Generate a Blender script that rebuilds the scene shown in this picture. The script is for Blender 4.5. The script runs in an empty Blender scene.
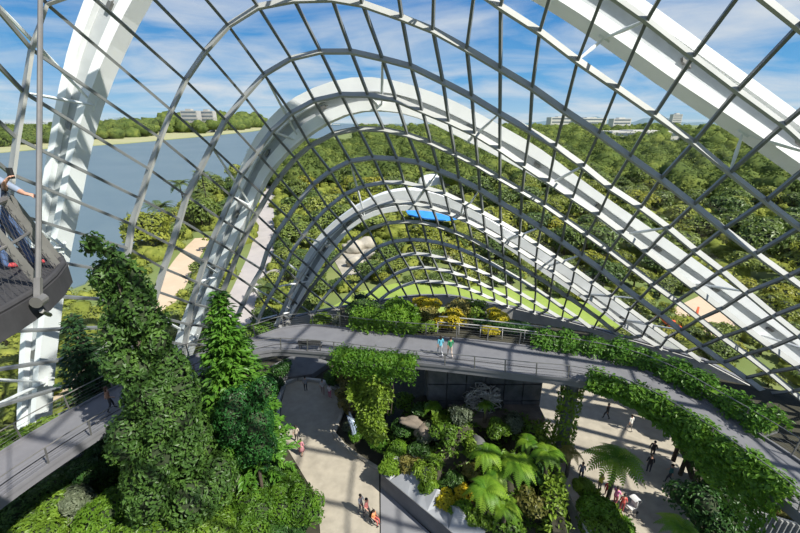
import bpy, math, random, json
import numpy as np
from mathutils import Vector, Matrix, Euler
random.seed(11)
rng = np.random.default_rng(11)
SC = bpy.context.scene
COL = SC.collection
PI = math.pi
LAT = json.loads('''[[-20,[[-28.66,-14.12,-1.2],[-28.04,-12.8,4.3],[-27.39,-11.23,7.92],[-26.75,-9.66,11.53],[-26.11,-8.09,15.15],[-25.51,-6.52,18.77],[-25.07,-5.09,22.07],[-24.6,-4.0,24.89],[-24.05,-3.16,27.38],[-23.42,-2.58,29.54],[-23.02,-2.05,31.47],[-22.58,-1.53,33.33],[-21.94,-0.89,35.63],[-21.37,-0.28,37.8],[-20.33,0.36,40.02],[-18.23,0.69,40.75],[-16.17,1.13,41.98],[-13.87,1.52,42.92],[-11.38,1.84,43.56],[-8.77,2.09,43.88],[-6.1,2.26,43.89],[-3.41,2.34,43.61],[-0.77,2.36,43.04],[1.78,2.3,42.24],[4.23,2.19,41.24],[5.85,2.05,40.33],[8.31,1.87,39.05],[10.66,1.46,37.55],[13.12,1.34,36.22],[15.91,1.15,34.55],[18.7,0.97,32.92],[21.73,0.8,31.22],[23.93,0.34,29.59],[26.5,0.07,27.97],[29.07,-0.32,26.15],[31.64,-0.86,24.12],[34.23,-1.64,21.78],[36.86,-2.66,19.08],[39.65,-3.81,16.1],[42.53,-4.99,13.05],[45.45,-6.18,9.97],[48.41,-7.4,6.83],[51.4,-8.64,3.65],[53.49,-9.58,-1.2]]],[-20,[[-28.08,-9.72,-1.2],[-27.52,-8.38,4.36],[-26.94,-6.79,8.04],[-26.36,-5.2,11.72],[-25.79,-3.61,15.4],[-25.23,-2.02,19.07],[-24.8,-0.59,22.37],[-24.32,0.5,25.19],[-23.77,1.34,27.68],[-23.15,1.92,29.84],[-22.75,2.45,31.77],[-22.32,2.97,33.63],[-21.69,3.61,35.93],[-21.12,4.22,38.1],[-20.08,4.86,40.32],[-18.01,5.19,41.05],[-15.97,5.63,42.28],[-13.69,6.02,43.22],[-11.23,6.34,43.86],[-8.65,6.59,44.18],[-6.0,6.76,44.19],[-3.34,6.84,43.91],[-0.73,6.86,43.34],[1.8,6.8,42.54],[4.23,6.69,41.54],[5.83,6.55,40.63],[8.27,6.37,39.35],[10.6,5.96,37.85],[13.03,5.84,36.52],[15.79,5.65,34.85],[18.56,5.47,33.22],[21.56,5.3,31.52],[23.73,4.84,29.89],[26.27,4.57,28.27],[28.82,4.18,26.45],[31.37,3.64,24.42],[33.93,2.86,22.08],[36.53,1.84,19.38],[39.26,0.68,16.37],[42.04,-0.52,13.27],[44.85,-1.73,10.13],[47.68,-2.96,6.94],[50.54,-4.22,3.7],[52.52,-5.18,-1.2]]],[-20,[[-27.5,-5.32,-1.2],[-27.0,-3.98,4.32],[-26.49,-2.39,7.96],[-25.98,-0.8,11.6],[-25.46,0.79,15.24],[-24.95,2.38,18.87],[-24.52,3.81,22.17],[-24.05,4.9,24.99],[-23.5,5.74,27.48],[-22.88,6.32,29.64],[-22.49,6.85,31.57],[-22.06,7.37,33.43],[-21.43,8.01,35.73],[-20.87,8.62,37.9],[-19.85,9.26,40.12],[-17.8,9.59,40.85],[-15.78,10.03,42.08],[-13.52,10.42,43.02],[-11.08,10.74,43.66],[-8.52,10.99,43.98],[-5.9,11.16,43.99],[-3.27,11.24,43.71],[-0.68,11.26,43.14],[1.83,11.2,42.34],[4.23,11.09,41.34],[5.81,10.95,40.43],[8.23,10.77,39.15],[10.53,10.36,37.65],[12.94,10.24,36.32],[15.67,10.05,34.65],[18.41,9.87,33.02],[21.38,9.7,31.32],[23.54,9.24,29.69],[26.05,8.97,28.07],[28.58,8.58,26.25],[31.1,8.04,24.22],[33.63,7.26,21.88],[36.21,6.24,19.18],[38.87,5.08,16.19],[41.56,3.88,13.13],[44.26,2.67,10.02],[46.97,1.44,6.87],[49.7,0.18,3.67],[51.57,-0.78,-1.2]]],[-20,[[-26.94,-0.92,-1.2],[-26.5,0.38,4.19],[-26.04,1.93,7.68],[-25.59,3.48,11.18],[-25.13,5.03,14.67],[-24.68,6.58,18.17],[-24.25,8.01,21.47],[-23.78,9.1,24.29],[-23.23,9.94,26.78],[-22.61,10.52,28.94],[-22.23,11.05,30.87],[-21.8,11.57,32.73],[-21.18,12.21,35.03],[-20.63,12.82,37.2],[-19.61,13.46,39.42],[-17.58,13.79,40.15],[-15.58,14.23,41.38],[-13.35,14.62,42.32],[-10.93,14.94,42.96],[-8.4,15.19,43.28],[-5.8,15.36,43.29],[-3.2,15.44,43.01],[-0.63,15.46,42.44],[1.85,15.4,41.64],[4.22,15.29,40.64],[5.79,15.15,39.73],[8.19,14.97,38.45],[10.47,14.56,36.95],[12.85,14.44,35.62],[15.55,14.25,33.95],[18.27,14.07,32.32],[21.21,13.9,30.62],[23.34,13.44,28.99],[25.83,13.17,27.37],[28.33,12.78,25.55],[30.83,12.24,23.52],[33.34,11.46,21.18],[35.89,10.44,18.48],[38.48,9.3,15.59],[41.07,8.15,12.65],[43.67,6.97,9.66],[46.27,5.77,6.64],[48.87,4.55,3.56],[50.64,3.62,-1.2]]],[-20,[[-26.39,3.48,-1.2],[-26.0,4.64,3.96],[-25.6,6.04,7.21],[-25.19,7.44,10.46],[-24.79,8.83,13.7],[-24.39,10.23,16.95],[-23.98,11.61,20.17],[-23.51,12.7,22.99],[-22.97,13.54,25.48],[-22.35,14.12,27.64],[-21.97,14.65,29.57],[-21.54,15.17,31.43],[-20.93,15.81,33.73],[-20.38,16.42,35.9],[-19.38,17.06,38.12],[-17.37,17.39,38.85],[-15.39,17.83,40.08],[-13.17,18.22,41.02],[-10.78,18.54,41.66],[-8.28,18.79,41.98],[-5.7,18.96,41.99],[-3.12,19.04,41.71],[-0.59,19.06,41.14],[1.87,19.0,40.34],[4.22,18.89,39.34],[5.77,18.75,38.43],[8.14,18.57,37.15],[10.4,18.16,35.65],[12.76,18.04,34.32],[15.44,17.85,32.65],[18.13,17.67,31.02],[21.04,17.5,29.32],[23.15,17.04,27.69],[25.62,16.77,26.07],[28.09,16.38,24.25],[30.56,15.84,22.22],[33.05,15.06,19.88],[35.56,14.07,17.24],[38.07,13.07,14.55],[40.57,12.04,11.82],[43.07,10.99,9.05],[45.56,9.92,6.24],[48.05,8.84,3.38],[49.72,8.02,-1.2]]],[-20,[[-25.85,7.88,-1.2],[-25.5,8.82,3.66],[-25.15,9.98,6.58],[-24.79,11.14,9.5],[-24.44,12.29,12.43],[-24.08,13.45,15.35],[-23.71,14.61,18.27],[-23.24,15.7,21.09],[-22.7,16.54,23.58],[-22.09,17.12,25.74],[-21.71,17.65,27.67],[-21.29,18.17,29.53],[-20.68,18.81,31.83],[-20.14,19.42,34.0],[-19.15,20.06,36.22],[-17.15,20.39,36.95],[-15.19,20.83,38.18],[-13.0,21.22,39.12],[-10.64,21.54,39.76],[-8.15,21.79,40.08],[-5.61,21.96,40.09],[-3.05,22.04,39.81],[-0.54,22.06,39.24],[1.89,22.0,38.44],[4.22,21.89,37.44],[5.76,21.75,36.53],[8.1,21.57,35.25],[10.34,21.16,33.75],[12.68,21.04,32.42],[15.33,20.85,30.75],[17.99,20.67,29.12],[20.87,20.5,27.42],[22.96,20.04,25.79],[25.4,19.77,24.17],[27.85,19.38,22.35],[30.3,18.84,20.32],[32.76,18.06,17.98],[35.2,17.27,15.61],[37.64,16.46,13.19],[40.06,15.64,10.73],[42.47,14.79,8.24],[44.86,13.93,5.71],[47.24,13.06,3.14],[48.83,12.42,-1.2]]],[-20,[[-25.32,12.28,-1.2],[-25.01,12.95,3.32],[-24.69,13.81,5.87],[-24.38,14.66,8.41],[-24.06,15.52,10.96],[-23.75,16.38,13.51],[-23.41,17.24,16.05],[-22.98,18.1,18.59],[-22.44,18.94,21.08],[-21.83,19.52,23.24],[-21.46,20.05,25.17],[-21.04,20.57,27.03],[-20.44,21.21,29.33],[-19.9,21.82,31.5],[-18.92,22.46,33.72],[-16.94,22.79,34.45],[-15.0,23.23,35.68],[-12.84,23.62,36.62],[-10.49,23.94,37.26],[-8.03,24.19,37.58],[-5.51,24.36,37.59],[-2.98,24.44,37.31],[-0.5,24.46,36.74],[1.91,24.4,35.94],[4.22,24.29,34.94],[5.74,24.15,34.03],[8.06,23.97,32.75],[10.28,23.56,31.25],[12.59,23.44,29.92],[15.22,23.25,28.25],[17.85,23.07,26.62],[20.71,22.9,24.92],[22.77,22.44,23.29],[25.19,22.17,21.67],[27.62,21.78,19.85],[30.04,21.26,17.84],[32.44,20.72,15.81],[34.82,20.17,13.73],[37.18,19.61,11.63],[39.53,19.04,9.49],[41.85,18.45,7.31],[44.15,17.85,5.11],[46.44,17.24,2.87],[47.95,16.82,-1.2]]],[-20,[[-24.81,16.64,1.3],[-24.52,17.09,2.99],[-24.24,17.66,5.18],[-23.95,18.23,7.36],[-23.67,18.8,9.55],[-23.39,19.37,11.73],[-23.09,19.94,13.91],[-22.69,20.52,16.09],[-22.18,21.11,18.27],[-21.57,21.69,20.43],[-21.2,22.22,22.36],[-20.79,22.74,24.21],[-20.2,23.38,26.52],[-19.67,23.99,28.69],[-18.69,24.63,30.9],[-16.74,24.95,31.64],[-14.82,25.4,32.86],[-12.67,25.79,33.8],[-10.35,26.11,34.44],[-7.91,26.36,34.77],[-5.42,26.52,34.78],[-2.92,26.61,34.49],[-0.45,26.63,33.93],[1.93,26.57,33.12],[4.22,26.46,32.12],[5.72,26.32,31.21],[8.02,26.14,29.93],[10.32,25.89,28.41],[12.77,25.66,26.93],[15.15,25.43,25.48],[17.69,25.19,23.9],[20.11,24.89,22.16],[22.59,24.61,20.47],[24.98,24.34,18.86],[27.37,24.06,17.17],[29.74,23.76,15.45],[32.09,23.45,13.7],[34.41,23.14,11.92],[36.7,22.82,10.12],[38.98,22.48,8.28],[41.22,22.14,6.42],[43.45,21.79,4.52],[45.64,21.43,2.6],[47.09,21.18,1.3]]],[-20,[[-24.09,23.76,1.3],[-23.9,23.88,1.88],[-23.29,24.24,3.74],[-22.69,24.6,5.59],[-22.08,24.97,7.45],[-21.59,25.31,9.18],[-20.86,25.69,11.11],[-20.21,26.07,13.07],[-19.65,26.45,14.99],[-19.08,26.79,16.73],[-18.66,27.11,18.37],[-17.87,27.45,20.09],[-17.06,27.82,22.03],[-16.12,28.21,24.02],[-15.23,28.55,25.78],[-14.14,28.91,27.63],[-12.69,29.24,29.38],[-11.09,29.53,30.91],[-9.08,29.72,32.01],[-6.76,29.77,32.41],[-4.33,29.75,32.46],[-2.39,29.67,32.16],[0.13,29.48,31.35],[2.12,29.3,30.62],[4.32,29.06,29.52],[6.52,28.79,28.33],[8.65,28.54,27.18],[10.85,28.23,25.77],[13.18,27.91,24.35],[15.34,27.6,22.9],[17.53,27.29,21.49],[19.91,26.92,19.81],[22.12,26.57,18.19],[24.5,26.21,16.55],[26.9,25.87,14.99],[29.23,25.53,13.43],[31.56,25.19,11.87],[33.89,24.85,10.31],[36.21,24.51,8.74],[38.54,24.16,7.18],[40.87,23.82,5.62],[43.2,23.48,4.06],[45.53,23.14,2.5],[47.85,22.8,0.94],[50.18,22.46,-0.62],[51.04,22.33,-1.2]]],[-18,[[-23.39,28.54,1.3],[-23.19,28.65,2.11],[-22.64,28.92,4.14],[-22.03,29.18,6.16],[-21.36,29.44,8.16],[-20.64,29.7,10.14],[-19.85,29.94,12.1],[-19.03,30.18,14.01],[-18.15,30.41,15.86],[-17.27,30.67,17.9],[-16.51,30.89,19.7],[-15.29,31.11,21.6],[-14.19,31.32,23.34],[-12.95,31.54,25.24],[-11.39,31.7,26.82],[-9.81,31.84,28.29],[-7.78,31.9,29.33],[-5.64,31.87,29.77],[-3.46,31.77,29.76],[-1.24,31.6,29.29],[0.78,31.44,28.79],[3.05,31.19,27.77],[5.13,30.95,26.78],[7.17,30.7,25.64],[9.36,30.44,24.49],[11.29,30.2,23.43],[13.4,29.9,22.05],[15.49,29.59,20.51],[17.8,29.29,19.13],[20.01,28.98,17.65],[22.2,28.64,16.0],[24.32,28.33,14.52],[26.46,28.0,12.86],[28.79,27.64,11.09],[30.94,27.32,9.53],[33.13,26.99,7.91],[35.32,26.65,6.29],[37.51,26.32,4.67],[39.69,25.99,3.05],[41.88,25.66,1.43],[44.07,25.33,-0.2],[45.42,25.12,-1.2]]],[-16,[[-21.13,32.62,1.3],[-20.79,32.77,3.21],[-20.3,32.94,5.32],[-19.71,33.09,7.4],[-19.02,33.23,9.46],[-18.24,33.37,11.48],[-17.36,33.49,13.46],[-16.38,33.61,15.45],[-15.37,33.7,17.2],[-14.27,33.81,19.2],[-13.22,33.9,20.97],[-11.78,33.96,22.73],[-10.39,34.02,24.36],[-8.65,34.02,25.75],[-6.75,33.97,26.66],[-4.59,33.85,27.09],[-2.48,33.7,27.04],[-0.31,33.51,26.71],[1.74,33.28,25.91],[3.81,33.06,25.11],[5.84,32.83,24.23],[7.82,32.58,23.12],[9.83,32.31,21.85],[11.79,32.06,20.65],[13.76,31.8,19.43],[15.91,31.52,18.12],[17.95,31.24,16.71],[20.03,30.95,15.2],[22.22,30.64,13.66],[24.35,30.34,12.15],[26.69,30.02,10.49],[28.99,29.69,8.81],[31.3,29.38,7.23],[33.91,29.02,5.5],[36.3,28.7,3.93],[38.7,28.38,2.38],[41.11,28.06,0.86],[43.53,27.74,-0.65],[44.43,27.63,-1.2]]],[-15,[[-20.57,36.2,1.3],[-19.91,36.24,3.38],[-19.18,36.27,5.4],[-18.38,36.3,7.4],[-17.51,36.31,9.36],[-16.48,36.31,11.36],[-15.55,36.32,13.19],[-14.44,36.31,15.17],[-13.26,36.29,17.07],[-12.15,36.27,18.64],[-10.78,36.23,20.43],[-9.19,36.16,22.08],[-7.78,36.08,23.13],[-5.63,35.94,24.16],[-3.55,35.77,24.56],[-1.35,35.56,24.49],[0.63,35.36,24.09],[2.6,35.15,23.46],[4.63,34.92,22.58],[6.59,34.7,21.66],[8.48,34.47,20.61],[10.43,34.24,19.55],[12.4,34.01,18.44],[14.29,33.77,17.19],[16.23,33.53,15.92],[18.3,33.28,14.55],[20.45,33.01,13.02],[22.46,32.75,11.57],[24.71,32.47,10.05],[26.92,32.19,8.45],[29.23,31.9,6.74],[31.62,31.6,5.15],[34.0,31.3,3.43],[36.44,30.98,1.58],[38.75,30.69,-0.16],[40.13,30.51,-1.2]]],[-14,[[-19.76,39.16,1.3],[-19.12,39.11,2.59],[-18.05,39.02,4.61],[-16.93,38.92,6.6],[-15.64,38.81,8.85],[-14.32,38.7,10.79],[-13.45,38.63,12.87],[-12.32,38.53,14.67],[-10.99,38.41,16.31],[-9.7,38.29,17.95],[-8.26,38.16,19.54],[-6.5,37.99,20.8],[-4.58,37.8,21.72],[-2.45,37.58,22.05],[-0.27,37.35,21.94],[1.71,37.14,21.65],[3.52,36.94,20.96],[5.34,36.74,20.28],[7.26,36.53,19.32],[9.12,36.32,18.22],[11.08,36.11,17.11],[12.99,35.89,15.94],[15.01,35.67,14.67],[16.97,35.45,13.38],[18.96,35.22,12.02],[20.89,35.0,10.59],[22.84,34.78,9.24],[25.02,34.54,7.73],[27.16,34.3,6.13],[29.46,34.04,4.52],[31.81,33.77,2.88],[34.22,33.5,1.27],[36.63,33.23,-0.42],[37.81,33.1,-1.2]]],[-12,[[-17.47,41.35,1.3],[-16.33,41.18,3.66],[-15.23,41.02,5.74],[-13.82,40.83,7.89],[-12.55,40.65,10.19],[-11.58,40.51,12.05],[-10.16,40.32,13.92],[-8.81,40.15,15.55],[-7.31,39.96,16.99],[-5.55,39.75,18.33],[-3.52,39.52,19.2],[-1.55,39.31,19.57],[0.39,39.1,19.59],[2.41,38.9,19.15],[4.34,38.71,18.6],[6.19,38.53,17.76],[8.06,38.35,16.82],[9.85,38.19,15.87],[11.76,38.01,14.81],[13.6,37.84,13.68],[15.47,37.66,12.5],[17.47,37.48,11.24],[19.4,37.3,9.91],[21.42,37.12,8.51],[23.47,36.93,7.09],[25.61,36.74,5.6],[27.79,36.54,4.08],[30.09,36.33,2.54],[31.92,36.17,1.3]]],[-11,[[-15.29,43.57,1.3],[-14.48,43.39,3.03],[-13.19,43.1,5.67],[-11.81,42.82,7.93],[-10.51,42.57,9.85],[-9.2,42.32,11.71],[-7.95,42.09,13.38],[-6.2,41.81,14.89],[-4.47,41.55,16.08],[-2.39,41.26,17.04],[-0.51,41.03,17.4],[1.44,40.82,17.23],[3.28,40.63,16.85],[5.13,40.45,16.22],[6.94,40.28,15.52],[8.77,40.12,14.62],[10.62,39.95,13.64],[12.39,39.81,12.61],[14.25,39.66,11.45],[16.22,39.49,10.28],[18.26,39.33,8.87],[20.22,39.18,7.48],[22.33,39.02,5.97],[24.4,38.87,4.35],[26.54,38.69,2.97],[28.69,38.52,1.69],[29.37,38.46,1.3]]],[-11,[[-14.01,45.7,1.3],[-13.82,45.64,1.64],[-12.59,45.3,3.59],[-11.09,44.91,5.79],[-9.68,44.56,7.63],[-8.26,44.22,9.39],[-6.79,43.89,10.97],[-5.31,43.56,12.5],[-3.56,43.22,13.87],[-1.43,42.89,14.68],[0.54,42.64,14.91],[2.39,42.44,14.85],[4.23,42.27,14.45],[6.08,42.12,13.82],[7.89,41.98,13.07],[9.63,41.88,12.13],[11.38,41.77,11.19],[13.27,41.66,10.12],[15.09,41.56,9.03],[16.99,41.46,7.81],[18.91,41.37,6.57],[20.82,41.27,5.31],[22.83,41.18,3.89],[24.93,41.11,2.25],[26.13,41.06,1.3]]],[-9,[[-11.57,47.42,1.3],[-10.02,46.9,3.54],[-8.56,46.45,5.4],[-7.16,46.04,7.05],[-5.7,45.63,8.64],[-4.29,45.26,10.04],[-2.69,44.88,11.33],[-0.81,44.54,12.1],[1.15,44.27,12.42],[3.04,44.06,12.36],[4.85,43.89,12.05],[6.75,43.76,11.5],[8.61,43.65,10.75],[10.38,43.58,9.86],[12.19,43.52,8.84],[14.14,43.46,7.74],[16.0,43.41,6.62],[17.8,43.39,5.41],[19.63,43.37,4.11],[21.49,43.34,2.85],[23.58,43.33,1.3]]],[-8,[[-8.43,48.74,1.3],[-7.56,48.36,2.73],[-6.1,47.83,4.54],[-4.71,47.36,6.12],[-3.25,46.89,7.65],[-1.72,46.45,9.0],[0.12,46.06,9.9],[1.92,45.78,10.24],[3.72,45.61,10.05],[5.64,45.48,9.58],[7.58,45.38,8.98],[9.35,45.3,8.31],[11.11,45.26,7.48],[12.95,45.26,6.44],[14.91,45.26,5.23],[16.77,45.28,4.08],[18.54,45.3,2.9],[20.46,45.32,1.71],[21.05,45.33,1.3]]],[-7,[[-5.97,49.87,1.3],[-5.59,49.66,1.98],[-4.01,49.08,3.64],[-2.41,48.52,5.24],[-0.77,47.98,6.7],[1.14,47.54,7.69],[3.02,47.27,7.91],[4.77,47.13,7.7],[6.65,47.01,7.34],[8.44,46.98,6.68],[10.13,46.97,5.94],[11.87,47.02,4.95],[13.76,47.08,3.88],[15.69,47.13,2.8],[17.52,47.2,1.69],[18.15,47.22,1.3]]],[-6,[[-3.22,50.86,1.3],[-2.92,50.67,1.81],[-1.5,50.1,3.27],[0.13,49.62,4.36],[1.99,49.19,5.18],[3.82,48.95,5.35],[5.72,48.78,5.28],[7.57,48.7,4.88],[9.24,48.7,4.31],[10.89,48.74,3.57],[12.71,48.82,2.66],[14.49,48.91,1.73],[15.35,48.95,1.3]]],[-3,[[1.11,50.92,2.01],[2.91,50.66,2.27],[4.69,50.46,2.36],[6.59,50.25,2.46],[8.38,50.17,2.2],[10.05,50.16,1.75]]]]''')
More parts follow.
